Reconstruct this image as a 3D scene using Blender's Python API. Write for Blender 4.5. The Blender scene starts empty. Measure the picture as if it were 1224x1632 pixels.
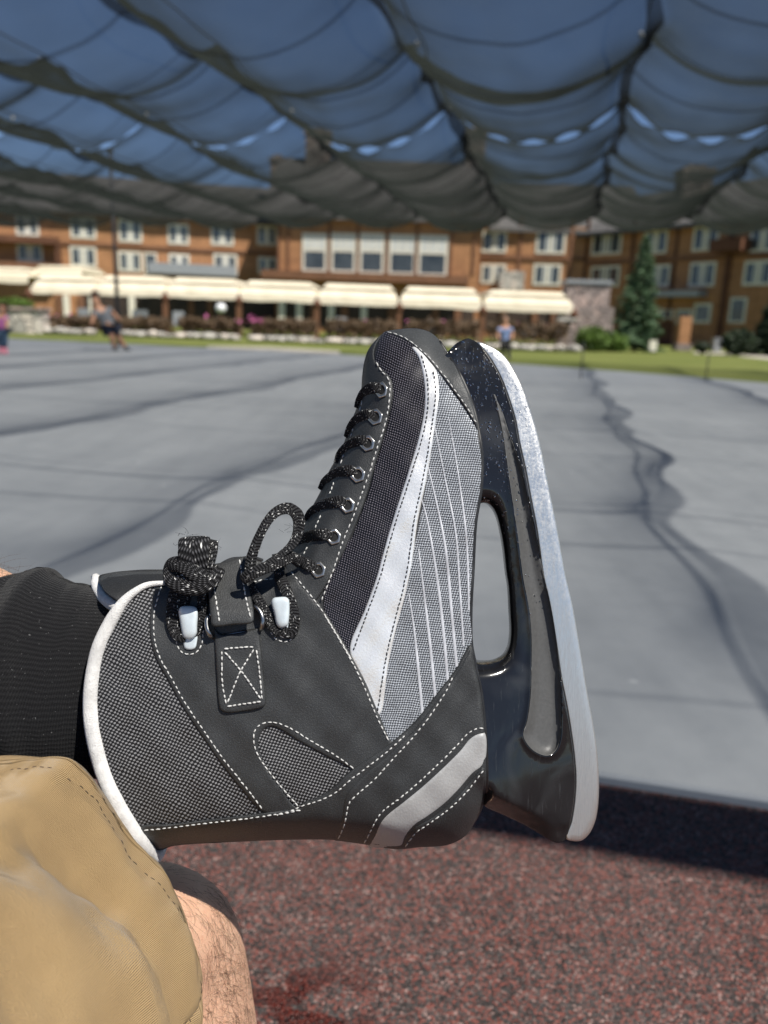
import bpy, bmesh, math, random
import numpy as np
from math import sin, cos, tan, atan, atan2, pi, sqrt, radians
from mathutils import Vector, Matrix, noise
from mathutils.geometry import delaunay_2d_cdt
from mathutils.bvhtree import BVHTree

random.seed(7); rng = np.random.default_rng(7)
scene = bpy.context.scene
COL = scene.collection
PI = pi

# ------------------------------------------------------------------ camera frame
CAMH = 0.85
FPX = 1226.0
PITCH = atan((816 - 515) / FPX); ROLL = radians(2.0)
_r0 = np.array([1., 0, 0]); _u0 = np.array([0, sin(PITCH), cos(PITCH)])
CB = np.array([0, -cos(PITCH), sin(PITCH)])
CR = _r0 * cos(ROLL) + _u0 * sin(ROLL)
CU = _u0 * cos(ROLL) - _r0 * sin(ROLL)
CO = np.array([0, 0, CAMH])
D0 = 0.45                       # distance of the skate's mid plane
K = D0 / FPX                    # one unit of the skate drawing in metres

def ray(px, py):
    return CR * (px - 612) / FPX - CU * (py - 816) / FPX - CB
def at_depth(px, py, d):
    return CO + ray(px, py) * d
def on_y(px, py, y):            # the point of that sight line on the vertical plane y
    r = ray(px, py); return CO + r * (y / r[1])
def on_z(px, py, z=0.0):
    r = ray(px, py); return CO + r * ((z - CAMH) / r[2])

# ------------------------------------------------------------------ objects
ROOTLOC = {}
def thing(name, label, cat, loc=(0, 0, 0), group=None):
    o = bpy.data.objects.new(name, None); COL.objects.link(o)
    o.empty_display_size = 0.1
    o.location = Vector([float(c) for c in loc]); o['label'] = label; o['category'] = cat
    if group: o['group'] = group
    ROOTLOC[o.name] = np.array(loc, float)
    return o
def _origin(parent):
    while parent is not None and parent.parent is not None: parent = parent.parent
    return ROOTLOC.get(parent.name, np.zeros(3)) if parent is not None else np.zeros(3)

def obj(name, verts, faces, mat, parent=None, smooth=True, uv=None, loc=None):
    me = bpy.data.meshes.new(name)
    V = np.asarray(verts, float)
    org = _origin(parent) if parent is not None else (np.array(loc, float) if loc is not None else np.zeros(3))
    me.from_pydata((V - org).tolist(), [], [list(map(int, f)) for f in faces])
    if uv is not None:
        l = me.uv_layers.new(name='UVMap')
        vi = np.empty(len(me.loops), dtype=np.int32); me.loops.foreach_get('vertex_index', vi)
        l.data.foreach_set('uv', np.asarray(uv, float)[vi].astype(np.float32).ravel())
    me.validate(); me.update()
    if smooth: me.polygons.foreach_set('use_smooth', [True] * len(me.polygons))
    o = bpy.data.objects.new(name, me); COL.objects.link(o)
    if mat: me.materials.append(mat)
    if parent is not None: o.parent = parent
    else:
        o.location = Vector(org.tolist()); ROOTLOC[o.name] = org
    return o
def tag(o, label=None, cat=None, group=None, kind=None):
    if label: o['label'] = label
    if cat: o['category'] = cat
    if group: o['group'] = group
    if kind: o['kind'] = kind
    return o
def recalc(o):
    bm = bmesh.new(); bm.from_mesh(o.data)
    bmesh.ops.recalc_face_normals(bm, faces=bm.faces[:]); bm.to_mesh(o.data); bm.free(); return o

class MB:
    def __init__(s): s.v = []; s.f = []; s.uv = []; s.hasuv = False
    def add(s, V, F):
        n = len(s.v); s.v.extend([tuple(map(float, p)) for p in V]); s.f.extend([[n + i for i in f] for f in F])
    def obox(s, o, ax, ay, az):  # origin corner and three edge vectors
        o, ax, ay, az = (np.asarray(q, float) for q in (o, ax, ay, az))
        V = [o, o + ax, o + ax + ay, o + ay, o + az, o + ax + az, o + ax + ay + az, o + ay + az]
        s.add(V, [[0, 3, 2, 1], [4, 5, 6, 7], [0, 1, 5, 4], [1, 2, 6, 5], [2, 3, 7, 6], [3, 0, 4, 7]])
    def box(s, x0, x1, y0, y1, z0, z1):
        s.obox((x0, y0, z0), (x1 - x0, 0, 0), (0, y1 - y0, 0), (0, 0, z1 - z0))
    def tube(s, path, rad, n=8, cap=True, up=None):
        P = [np.asarray(p, float) for p in path]; m = len(P)
        R = rad if hasattr(rad, '__len__') else [rad] * m
        base = len(s.v); N = None
        for i in range(m):
            t = P[min(i + 1, m - 1)] - P[max(i - 1, 0)]; t = t / (np.linalg.norm(t) + 1e-12)
            if N is None:
                a = np.array([0, 0, 1.]) if abs(t[2]) < .9 else np.array([1., 0, 0]); N = a - t * a.dot(t)
            else: N = N - t * N.dot(t)
            N = N / (np.linalg.norm(N) + 1e-12); B = np.cross(t, N)
            for k in range(n):
                a = 2 * pi * k / n; s.v.append(tuple(P[i] + R[i] * (N * cos(a) + B * sin(a))))
        for i in range(m - 1):
            for k in range(n):
                a = base + i * n + k; b = base + i * n + (k + 1) % n
                s.f.append([a, b, b + n, a + n])
        if cap:
            s.f.append([base + k for k in range(n)][::-1]); s.f.append([base + (m - 1) * n + k for k in range(n)])
    def lathe(s, c, prof, n=12):
        base = len(s.v)
        for r, z in prof:
            for k in range(n): s.v.append((c[0] + r * cos(2 * pi * k / n), c[1] + r * sin(2 * pi * k / n), c[2] + z))
        for i in range(len(prof) - 1):
            for k in range(n):
                a = base + i * n + k; b = base + i * n + (k + 1) % n; s.f.append([a, b, b + n, a + n])
        s.f.append([base + k for k in range(n)][::-1]); s.f.append([base + (len(prof) - 1) * n + k for k in range(n)])
    def build(s, name, mat, parent=None, smooth=False, loc=None):
        return obj(name, s.v, s.f, mat, parent, smooth, None, loc)

# ------------------------------------------------------------------ materials
class NB:
    def __init__(s, name):
        s.m = bpy.data.materials.new(name); s.m.use_nodes = True; s.nt = s.m.node_tree
        s.p = s.nt.nodes['Principled BSDF']; s.out = s.nt.nodes['Material Output']
    def n(s, t, **kw):
        x = s.nt.nodes.new(t)
        for k, v in kw.items(): setattr(x, k, v)
        return x
    def l(s, a, b): s.nt.links.new(a, b)
    def _in(s, node, i, v):
        if hasattr(v, 'is_output'): s.l(v, node.inputs[i])
        else: node.inputs[i].default_value = v
    def math(s, op, a, b=0.0, c=0.0, clamp=False):
        x = s.n('ShaderNodeMath', operation=op, use_clamp=clamp); s._in(x, 0, a); s._in(x, 1, b); s._in(x, 2, c); return x.outputs[0]
    def coord(s, kind='Object', scale=(1, 1, 1), rot=(0, 0, 0)):
        tc = s.n('ShaderNodeTexCoord'); mp = s.n('ShaderNodeMapping'); s.l(tc.outputs[kind], mp.inputs[0])
        mp.inputs['Scale'].default_value = scale; mp.inputs['Rotation'].default_value = rot; return mp.outputs[0]
    def noise(s, vec, scale, detail=3, rough=.55, dist=0):
        x = s.n('ShaderNodeTexNoise'); s.l(vec, x.inputs['Vector']); x.inputs['Scale'].default_value = scale
        x.inputs['Detail'].default_value = detail; x.inputs['Roughness'].default_value = rough; x.inputs['Distortion'].default_value = dist
        return x.outputs['Fac']
    def vor(s, vec, scale, feature='F1', out='Distance', rnd=1.0):
        x = s.n('ShaderNodeTexVoronoi', feature=feature); s.l(vec, x.inputs['Vector']); x.inputs['Scale'].default_value = scale
        x.inputs['Randomness'].default_value = rnd; return x.outputs[out]
    def ramp(s, fac, stops, interp='LINEAR'):
        x = s.n('ShaderNodeValToRGB'); s.l(fac, x.inputs[0]); cr = x.color_ramp; cr.interpolation = interp
        while len(cr.elements) < len(stops): cr.elements.new(.5)
        for e, (p, c) in zip(cr.elements, stops):
            e.position = p; e.color = (c, c, c, 1) if not hasattr(c, '__len__') else (*c, 1)
        return x.outputs[0]
    def mix(s, fac, a, b, blend='MIX'):
        x = s.n('ShaderNodeMix', data_type='RGBA', blend_type=blend); s._in(x, 0, fac)
        for i, v in ((6, a), (7, b)):
            if hasattr(v, 'is_output'): s.l(v, x.inputs[i])
            else: x.inputs[i].default_value = (*v, 1) if len(v) == 3 else v
        return x.outputs[2]
    def bump(s, h, dist=.001, strength=1.0):
        x = s.n('ShaderNodeBump'); s.l(h, x.inputs['Height']); x.inputs['Distance'].default_value = dist; x.inputs['Strength'].default_value = strength
        s.l(x.outputs[0], s.p.inputs['Normal']); return x
    def set(s, color=None, rough=None, metal=None, spec=None, **kw):
        for k, v in (('Base Color', color), ('Roughness', rough), ('Metallic', metal), ('Specular IOR Level', spec)):
            if v is None: continue
            if hasattr(v, 'is_output'): s.l(v, s.p.inputs[k])
            elif k == 'Base Color': s.p.inputs[k].default_value = (*v, 1)
            else: s.p.inputs[k].default_value = v
        for k, v in kw.items():
            k = k.replace('_', ' ')
            s.p.inputs[k].default_value = v
        return s

def simple(name, c, rough=.6, metal=0, var=.25, scale=40, bump=0, bscale=None, spec=.5):
    b = NB(name); v = b.coord('Object'); f = b.noise(v, scale, 4)
    lo = [x * (1 - var) for x in c]; hi = [min(1, x * (1 + var)) for x in c]
    b.set(b.ramp(f, [(.25, lo), (.75, hi)]), rough, metal, spec)
    if bump: b.bump(b.noise(v, bscale or scale * 3, 4), bump)
    return b.m

M = {}
def leather(name, c, lumi=1.0):
    b = NB(name); v = b.coord('UV')
    fine = b.noise(v, 55, 2, .6); vor = b.vor(v, 40); big = b.noise(v, 3, 3)
    glit = b.ramp(b.noise(v, 75, 1, .5), [(.55, 0.0), (.78, 1.0)])
    base = b.ramp(big, [(.3, [x * .85 for x in c]), (.7, [x * 1.15 for x in c])])
    col = b.mix(glit, base, [min(1, x * 2.6 + .02) for x in c])
    b.set(col, b.ramp(fine, [(.2, .48), (.8, .62)]), 0, .5)
    h = b.math('ADD', b.math('MULTIPLY', fine, .7), b.math('MULTIPLY', vor, .5))
    b.bump(h, .00022, .8)
    return b.m
M['leather'] = leather('charcoal_leather', (.022, .0233, .0242))
M['leather_dark'] = leather('black_leather', (.014, .0145, .015))
M['leather_grey'] = leather('grey_leather', (.034, .036, .037))

def weave(name, a, bb, dark, light, rot=0, lo=-.15, hi=.35, rough=.55, bump=.0004, metal=0, var=.35, tint=None, distort=0.0):
    b = NB(name); v = b.coord('UV', (100, 100, 1), (0, 0, rot))
    if distort:
        nz = b.n('ShaderNodeTexNoise'); b.l(v, nz.inputs['Vector']); nz.inputs['Scale'].default_value = .03
        mx = b.n('ShaderNodeVectorMath', operation='MULTIPLY_ADD'); b.l(nz.outputs['Color'], mx.inputs[0])
        mx.inputs[1].default_value = (distort, distort, 0); b.l(v, mx.inputs[2]); v = mx.outputs[0]
    sp = b.n('ShaderNodeSeparateXYZ'); b.l(v, sp.inputs[0])
    sx = b.math('SINE', b.math('MULTIPLY', sp.outputs[0], pi / a)); sy = b.math('SINE', b.math('MULTIPLY', sp.outputs[1], pi / bb))
    w = b.math('MULTIPLY', sx, sy)
    mr = b.n('ShaderNodeMapRange', interpolation_type='SMOOTHSTEP'); b.l(w, mr.inputs[0])
    mr.inputs[1].default_value = lo; mr.inputs[2].default_value = hi
    nz = b.noise(b.coord('UV'), 30, 3); nb = b.noise(b.coord('UV'), 1.6, 2)
    lc = b.ramp(nz, [(.25, [x * (1 - var) for x in light]), (.75, [min(1, x * (1 + var)) for x in light])])
    b.set(b.mix(mr.outputs[0], dark, lc), rough, metal, .4)
    b.bump(mr.outputs[0], bump, .8)
    return b.m
M['collar_mesh'] = weave('collar_mesh_fabric', 4.1, 3.5, (.006, .006, .007), (.21, .21, .215), rot=radians(18), lo=-.1, hi=.5, distort=8)
M['window_mesh'] = weave('side_mesh_fabric', 3.8, 3.2, (.006, .006, .007), (.22, .22, .225), rot=radians(25), lo=-.1, hi=.5, distort=4)
M['vamp_mesh'] = weave('vamp_mesh_fabric', 2.9, 2.4, (.003, .003, .004), (.12, .11, .135), rot=radians(-62), lo=.1, hi=.75, distort=6, rough=.35)
M['silver_fabric'] = weave('silver_woven_fabric', 3.0, 2.4, (.05, .054, .062), (.36, .385, .42), rot=radians(35), lo=-.6, hi=.6, distort=5, rough=.38, metal=.2)

def silver(name, c, metal=.75, rough=.36):
    b = NB(name); v = b.coord('UV'); fine = b.noise(v, 34, 3, .6); vor = b.vor(v, 28)
    b.set(b.ramp(fine, [(.3, [x * .88 for x in c]), (.7, c)]), rough, metal, .5)
    b.bump(b.math('ADD', fine, b.math('MULTIPLY', vor, .6)), .00022, .5); return b.m
M['silver'] = silver('silver_leather', (.82, .82, .81), .45, .30)
M['heel_silver'] = silver('grey_silver_leather', (.42, .42, .415), .2, .5)
M['pin'] = simple('pale_print', (.5, .51, .54), .5, .2, .08, 300)
M['thread'] = simple('white_thread', (.50, .50, .485), .75, 0, .25, 700)
M['thread_dark'] = simple('black_thread', (.02, .02, .022), .7, 0, .2, 900)
M['thread_brown'] = simple('brown_thread', (.075, .05, .03), .8, 0, .2, 900)
M['eyelet'] = simple('dark_nickel', (.42, .42, .41), .3, .9, .1, 900)
M['steel_wire'] = simple('gunmetal_wire', (.30, .30, .30), .28, 1, .1, 900)
M['hole'] = simple('eyelet_dark', (.004, .004, .004), .8, 0, .1, 100)
M['hook'] = simple('pale_blue_metal', (.56, .62, .65), .38, .15, .06, 300)
def felt():
    b = NB('white_felt'); v = b.coord('Object'); f = b.noise(v, 1400, 4, .7); g = b.noise(v, 300, 3)
    b.set(b.ramp(g, [(.3, (.62, .61, .59)), (.7, (.78, .77, .75))]), .95, 0, .1)
    b.bump(f, .0009, 1.0); b.p.inputs['Sheen Weight'].default_value = .4; return b.m
M['felt'] = felt()
def lace():
    b = NB('black_fleck_lace'); v = b.coord('UV', (1, 1, 1)); sp = b.n('ShaderNodeSeparateXYZ'); b.l(v, sp.inputs[0])
    # u runs along the lace in lace widths, v across it
    w = b.math('MULTIPLY', b.math('SINE', b.math('ADD', b.math('MULTIPLY', sp.outputs[0], 24), b.math('MULTIPLY', b.math('ABSOLUTE', b.math('SUBTRACT', sp.outputs[1], .5)), 26))), b.math('SINE', b.math('MULTIPLY', sp.outputs[1], 34)))
    fl = b.vor(b.coord('UV', (2.2, 8, 1)), 1.0, 'F1', 'Distance'); fm = b.ramp(fl, [(.16, 1.0), (.28, 0.0)])
    sel = b.ramp(b.noise(b.coord('UV', (2, 5, 1)), 1.3, 1), [(.44, 0.0), (.50, 1.0)])
    col = b.mix(b.math('MULTIPLY', fm, sel), b.ramp(w, [(.1, (.008, .008, .009)), (.9, (.085, .085, .09))]), (.7, .7, .68))
    b.set(col, .85, 0, .2)
    b.bump(w, .0005, 1.0); return b.m
M['lace'] = lace()
def plastic(name, rmin, rmax, c=(.008, .008, .009)):
    b = NB(name); v = b.coord('Object'); sc = b.coord('Object', (9, 1, 1), (.5, .5, .9))
    s1 = b.ramp(b.noise(sc, 70, 4, .7), [(.60, 0.0), (.78, 1.0)])
    smudge = b.noise(v, 26, 2, .5, 1.0)
    ro = b.math('ADD', b.ramp(smudge, [(.3, rmin), (.75, rmax)]), b.math('MULTIPLY', s1, .16))
    b.set(b.mix(b.math('MULTIPLY_ADD', s1, .22, b.ramp(smudge, [(.5, 0.0), (.8, .30)])), c, (.10, .105, .11)), ro, 0, .5)
    b.bump(b.math('ADD', b.math('MULTIPLY', smudge, .8), b.math('MULTIPLY', s1, -.03)), .0035, .45); return b.m
M['gloss'] = plastic('gloss_black_plastic', .07, .28)
M['groove'] = simple('matte_grey_plastic', (.068, .068, .067), .5, .0, .15, 500, .00008, 1500)
M['sole'] = simple('sole_black_rubber', (.012, .012, .013), .45, 0, .2, 200)
def steel():
    b = NB('worn_blade_steel'); v = b.coord('Object')
    n1 = b.noise(v, 60, 4, .6, .3); n2 = b.noise(v, 650, 4, .7); along = b.noise(b.coord('Object', (60, 6, 6), (0, radians(-12), 0)), 22, 4, .65)
    sp = b.n('ShaderNodeSeparateXYZ'); b.l(v, sp.inputs[0])
    top = b.ramp(sp.outputs[2], [(.10, 0.0), (.21, 1.0)])          # dried water marks thicken towards the toe end
    spots = b.math('MULTIPLY', b.ramp(b.math('ADD', b.math('MULTIPLY', n1, .55), b.math('MULTIPLY', n2, .6)), [(.50, 0.0), (.72, .7)]), top)
    grind = b.ramp(along, [(.4, 0.0), (.7, 1.0)])
    ro = b.math('MULTIPLY_ADD', spots, .14, b.math('MULTIPLY_ADD', grind, .10, b.ramp(n2, [(.3, .27), (.7, .36)])))
    col = b.mix(spots, b.mix(b.math('MULTIPLY', grind, .6), (.76, .74, .70), (.55, .54, .51)), (.84, .83, .80))
    b.set(col, ro, .92, .5)
    b.bump(b.math('ADD', b.math('MULTIPLY', n2, .35), b.math('ADD', spots, b.math('MULTIPLY', along, .5))), .00010, .5); return b.m
M['steel'] = steel()
def drop():
    b = NB('water_drop'); b.set((1, 1, 1), .02, 0, .5, Transmission_Weight=1.0, IOR=1.33); f = b.noise(b.coord('Object'), 50, 1)
    b.set(rough=b.ramp(f, [(.3, .01), (.7, .05)])); return b.m
M['drop'] = drop()

# ------------------------------------------------------------------ 2-D drawing helpers
def zc(x0, y0, s): return lambda pts: [(x0 + x / s, y0 + y / s) for x, y in pts]
zA = zc(540, 500, 2.7818); zB = zc(480, 850, 2.448); zC = zc(120, 780, 2.7818); zD = zc(0, 860, 2.55)
zE = zc(420, 560, 4.0786); zF = zc(700, 520, 4.0786); zG = zc(700, 920, 3.7107); zH = zc(240, 820, 4.8); zI = zc(380, 1080, 2.9143)
zJ = zc(0, 1180, 2.7818)

def resample(pts, step, closed=False, smooth=True):
    P = [np.asarray(p, float) for p in pts]; n = len(P); out = []
    segs = n if closed else n - 1
    dense = []
    for i in range(segs):
        p1 = P[i]; p2 = P[(i + 1) % n]
        p0 = P[(i - 1) % n] if (closed or i > 0) else p1 * 2 - p2
        p3 = P[(i + 2) % n] if (closed or i + 2 < n) else p2 * 2 - p1
        m = max(2, int(np.linalg.norm(p2[:2] - p1[:2]) / (step * .25)) + 1)
        for k in range(m):
            t = k / m
            if smooth:
                d1 = max(np.linalg.norm(p1 - p0), 1e-6) ** .5; d2 = max(np.linalg.norm(p2 - p1), 1e-6) ** .5; d3 = max(np.linalg.norm(p3 - p2), 1e-6) ** .5
                m1 = d2 * ((p1 - p0) / d1 - (p2 - p0) / (d1 + d2) + (p2 - p1) / d2); m2 = d2 * ((p2 - p1) / d2 - (p3 - p1) / (d2 + d3) + (p3 - p2) / d3)
                q = (2 * t**3 - 3 * t**2 + 1) * p1 + (t**3 - 2 * t**2 + t) * m1 + (-2 * t**3 + 3 * t**2) * p2 + (t**3 - t**2) * m2
            else: q = p1 * (1 - t) + p2 * t
            dense.append(q)
    if not closed: dense.append(P[-1])
    else: dense.append(dense[0])
    A = np.array(dense); L = np.concatenate([[0], np.cumsum(np.linalg.norm(np.diff(A, axis=0), axis=1))])
    m = max(2, int(round(L[-1] / step))); T = np.linspace(0, L[-1], m + 1)
    R = np.stack([np.interp(T, L, A[:, k]) for k in range(A.shape[1])], 1)
    return R[:-1] if closed else R

def seg_dist(P, poly, closed=True):
    P = np.asarray(P, float); A = np.asarray(poly, float); B = np.roll(A, -1, 0)
    if not closed: A = A[:-1]; B = B[:-1]
    d = np.full(len(P), 1e9)
    for a, b in zip(A, B):
        ab = b - a; t = np.clip(((P - a) @ ab) / (ab @ ab + 1e-12), 0, 1)
        d = np.minimum(d, np.hypot(P[:, 0] - a[0] - t * ab[0], P[:, 1] - a[1] - t * ab[1]))
    return d
def inside(P, poly):
    P = np.asarray(P, float); A = np.asarray(poly, float); B = np.roll(A, -1, 0); c = np.zeros(len(P), bool)
    for a, b in zip(A, B):
        if a[1] == b[1]: continue
        m = (a[1] > P[:, 1]) != (b[1] > P[:, 1])
        c ^= m & (P[:, 0] < (b[0] - a[0]) * (P[:, 1] - a[1]) / (b[1] - a[1]) + a[0])
    return c

def mesh2d(outer, holes=(), step=6.0, bstep=4.0, ring=(1.3, 3.2), sharp=False, feature=None):
    """triangulated sheet over a drawn outline; returns points, triangles, boundary loops, distance to the boundary"""
    loops = [resample(outer, bstep, True, not sharp)] + [resample(h, bstep, True, not sharp) for h in holes]
    pts = [tuple(p) for l in loops for p in l]; edges = []; k = 0; bl = []
    for l in loops:
        n = len(l); bl.append(list(range(k, k + n))); edges += [(k + i, k + (i + 1) % n) for i in range(n)]; k += n
    O = loops[0]; x0, y0 = O.min(0); x1, y1 = O.max(0)
    gx, gy = np.meshgrid(np.arange(x0, x1, step), np.arange(y0, y1, step * .87)); gx = gx + (np.arange(gx.shape[0])[:, None] % 2) * step * .5
    G = np.stack([gx.ravel(), gy.ravel()], 1)
    cand = [G]
    for l in loops:
        t = np.roll(l, -1, 0) - np.roll(l, 1, 0); t /= np.linalg.norm(t, axis=1)[:, None] + 1e-9; nrm = np.stack([-t[:, 1], t[:, 0]], 1)
        for r in ring:
            for sg in (1, -1): cand.append(l + nrm * r * sg)
    if feature is not None:
        t = np.roll(feature, -1, 0) - np.roll(feature, 1, 0); t /= np.linalg.norm(t, axis=1)[:, None] + 1e-9; nrm = np.stack([-t[:, 1], t[:, 0]], 1)
        fset = [feature + nrm * r for r in (-7, -3.5, -1.0, 1.0, 3.0, 6, 10)]; m = seg_dist(cand[0], feature) > 11; cand[0] = cand[0][m]
    def dall(P):
        d = np.full(len(P), 1e9)
        for l in loops: d = np.minimum(d, seg_dist(P, l))
        return d
    def ins(P):
        m = inside(P, loops[0])
        for l in loops[1:]: m &= ~inside(P, l)
        return m
    keep = []
    for i, c in enumerate(cand):
        d = dall(c); m = ins(c)
        lim = (max(ring) + 1.5 if ring else 2.0) if i == 0 else ring[(i - 1) // 2 % len(ring)] * .9
        keep.append(c[m & (d > lim)])
    if feature is not None:
        for c in fset: keep.append(c[ins(c) & (dall(c) > 2.0)])
    allp = pts + [tuple(p) for c in keep for p in c]
    vo, eo, fo, ov, oe, of = delaunay_2d_cdt([Vector(p) for p in allp], edges, [], 0, 1e-4)
    V = np.array([(v.x, v.y) for v in vo]); remap = {}
    for i, src in enumerate(ov):
        for q in src: remap[q] = i
    cen = np.array([V[list(f)].mean(0) for f in fo]); ok = ins(cen)
    F = []
    for f, o in zip(fo, ok):
        if not o: continue
        a, b, c = (V[i] for i in f[:3])
        if (b[0] - a[0]) * (c[1] - a[1]) - (b[1] - a[1]) * (c[0] - a[0]) > 0: f = list(f)[::-1]
        F.append(list(f))           # orientation: faces the viewer (y runs down)
    bl = [[remap[i] for i in l] for l in bl]
    return V, F, bl, dall(V)

# ------------------------------------------------------------------ ICE SKATE: body volume
collar = zD([(500, 255), (440, 350), (400, 440), (378, 540), (368, 640), (372, 740), (392, 850), (425, 960), (470, 1060), (520, 1150), (570, 1225), (612, 1280)])
OUT_TOP = [(157, 919), (174, 913), (210, 909), (264, 908), (330, 903), (400, 907), (440, 900)] + \
    zE([(185, 1290), (250, 1130), (310, 1020), (375, 900), (420, 790), (470, 700), (520, 600), (560, 480), (600, 380), (630, 290)]) + \
    zA([(100, 330), (103, 280), (112, 215), (130, 160), (165, 115), (200, 84), (245, 71), (345, 65), (400, 80), (440, 110), (490, 180)])
OUT_SOLE = zA([(545, 290), (595, 420), (620, 530), (633, 640), (628, 780), (605, 920)]) + zB([(668, 150), (660, 300), (662, 430), (675, 500), (700, 620), (715, 760), (722, 900)])
OUT_BOT = zB([(722, 1020), (700, 1090), (660, 1150), (600, 1200), (450, 1224), (380, 1232), (240, 1212), (150, 1198), (0, 1195)]) + [(353, 1343), (274, 1349), (247, 1358)]
OUT_COL = list(reversed(collar[1:-1])) + [(192, 966), (165, 940)]
OUTLINE = OUT_TOP + OUT_SOLE + OUT_BOT + OUT_COL

# drawing extended past the sole and the collar, so that the body is still thick where it is cut there
EXT = OUT_TOP[:-1] + [(730, 545), (860, 560), (880, 700), (870, 1000), (880, 1200), (880, 1290)] + OUT_BOT[2:-1] + [(240, 1352), (150, 1350), (20, 1330), (20, 930), (100, 912)]
GS = 5.0; GX0, GY0 = 0.0, 490.0
_nx, _ny = 184, 178
_gx, _gy = np.meshgrid(GX0 + GS * np.arange(_nx), GY0 + GS * np.arange(_ny))
_G = np.stack([_gx.ravel(), _gy.ravel()], 1); _E = resample(EXT, 6, True)
_mask = (inside(_G, _E) | (seg_dist(_G, _E) < 9)).reshape(_ny, _nx)
_mask[0] = _mask[-1] = False; _mask[:, 0] = _mask[:, -1] = False
_h = np.zeros((_ny, _nx)); _par = (np.add.outer(np.arange(_ny), np.arange(_nx)) % 2)
_rb = [(_mask & (_par == k))[1:-1, 1:-1] for k in (0, 1)]
for it in range(900):
    for k in (0, 1):
        res = .25 * (_h[:-2, 1:-1] + _h[2:, 1:-1] + _h[1:-1, :-2] + _h[1:-1, 2:] + 2 * GS * GS) - _h[1:-1, 1:-1]
        _h[1:-1, 1:-1] += 1.93 * res * _rb[k]
def bil(arr, P):
    x = np.clip((P[:, 0] - GX0) / GS, 0, _nx - 1.001); y = np.clip((P[:, 1] - GY0) / GS, 0, _ny - 1.001)
    i = x.astype(int); j = y.astype(int); fx = x - i; fy = y - j
    return arr[j, i] * (1 - fx) * (1 - fy) + arr[j, i + 1] * fx * (1 - fy) + arr[j + 1, i] * (1 - fx) * fy + arr[j + 1, i + 1] * fx * fy
_cut_a = resample(OUT_SOLE, 6); _cut_b = resample(OUT_COL, 6)
_round_a = resample(OUT_TOP, 5); _round_b = resample(OUT_BOT, 5)
def base_w(P):
    P = np.atleast_2d(np.asarray(P, float)); q = np.sqrt(np.maximum(bil(_h, P), 0))
    wm = 118 + 10 * np.clip((P[:, 1] - 1000) / 250, 0, 1) - 14 * np.clip((700 - P[:, 1]) / 200, 0, 1)
    w = wm * np.tanh(.95 * q / wm)
    x_, y_ = P[:, 0], P[:, 1]
    w = w + np.clip(w / 60, 0, 1) * (1.5 * np.sin(x_ * .051 + y_ * .033 + 1.1 * np.sin(y_ * .021)) + 1.1 * np.sin(x_ * .083 - y_ * .047 + 1.7) * np.sin(y_ * .036) + .5 * np.sin(x_ * .17 + y_ * .12))
    R = 40.0
    d = np.minimum(seg_dist(P, _round_a, False), seg_dist(P, _round_b, False)); ok = inside(P, _OUTR) | (seg_dist(P, _cut_a, False) < 3.5) | (seg_dist(P, _cut_b, False) < 3.5)
    d = np.where(ok, d, 0)
    return w * np.sqrt(np.clip(1 - (1 - np.clip(d / R, 0, 1)) ** 2, 0, 1))
_OUTR = resample(OUTLINE, 5, True)

def sk(P, w):                   # a point of the skate drawing at height w above the mid plane -> world
    P = np.atleast_2d(np.asarray(P, float)); w = np.broadcast_to(np.asarray(w, float), (len(P),)); d = D0 - w * K
    return CO + (np.outer((P[:, 0] - 612) / FPX, CR) - np.outer((P[:, 1] - 816) / FPX, CU) - CB) * d[:, None]
def sk_back(P, wf, wb):         # the same lateral place as sk(P, wf), but wb behind the mid plane
    P = np.atleast_2d(np.asarray(P, float)); d = D0 - np.asarray(wf) * K
    return CO + (np.outer((P[:, 0] - 612) / FPX, CR) - np.outer((P[:, 1] - 816) / FPX, CU)) * d[:, None] - np.outer(D0 + np.asarray(wb) * K, CB)

SK_BASE = at_depth(770, 1300, D0)
skate = thing('ice_skate', 'black and silver ice skate worn on the raised foot with its toe pointing up', 'ice skate', SK_BASE)

def sheet(name, poly, mat, parent, t, holes=(), edge=4.0, step=6.0, skirt=3.0, sharp=False, field=None, uvs=100.0, label=None, ring=(1.3, 3.2)):
    """one sewn-on piece following the body, t thick, with rounded edges"""
    field = field or base_w
    V, F, bl, d = mesh2d(poly, holes, step, 4.0, ring, sharp)
    off = t * np.sqrt(np.clip(1 - (1 - np.clip(d / edge, 0, 1)) ** 2, 0, 1))
    w = field(V) + off; W = sk(V, w); n = len(V); vv = [W]; uv = [V / uvs]
    for l in bl:
        vv.append(sk(V[l], field(V[l]) - skirt)); uv.append(V[l] / uvs)
        m = len(l)
        F += [[l[i], l[(i + 1) % m], n + (i + 1) % m, n + i][::1] for i in range(m)]; n += m
    o = obj(name, np.concatenate(vv), F, mat, parent, True, np.concatenate(uv))
    recalc_front(o)
    if label: o['label'] = label
    return o
def recalc_front(o):
    bm = bmesh.new(); bm.from_mesh(o.data); bmesh.ops.recalc_face_normals(bm, faces=bm.faces[:])
    c = Vector(CB.tolist()); s = sum(f.normal.dot(c) * f.calc_area() for f in bm.faces)
    if s < 0: bmesh.ops.reverse_faces(bm, faces=bm.faces[:])
    bm.to_mesh(o.data); bm.free()

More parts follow.
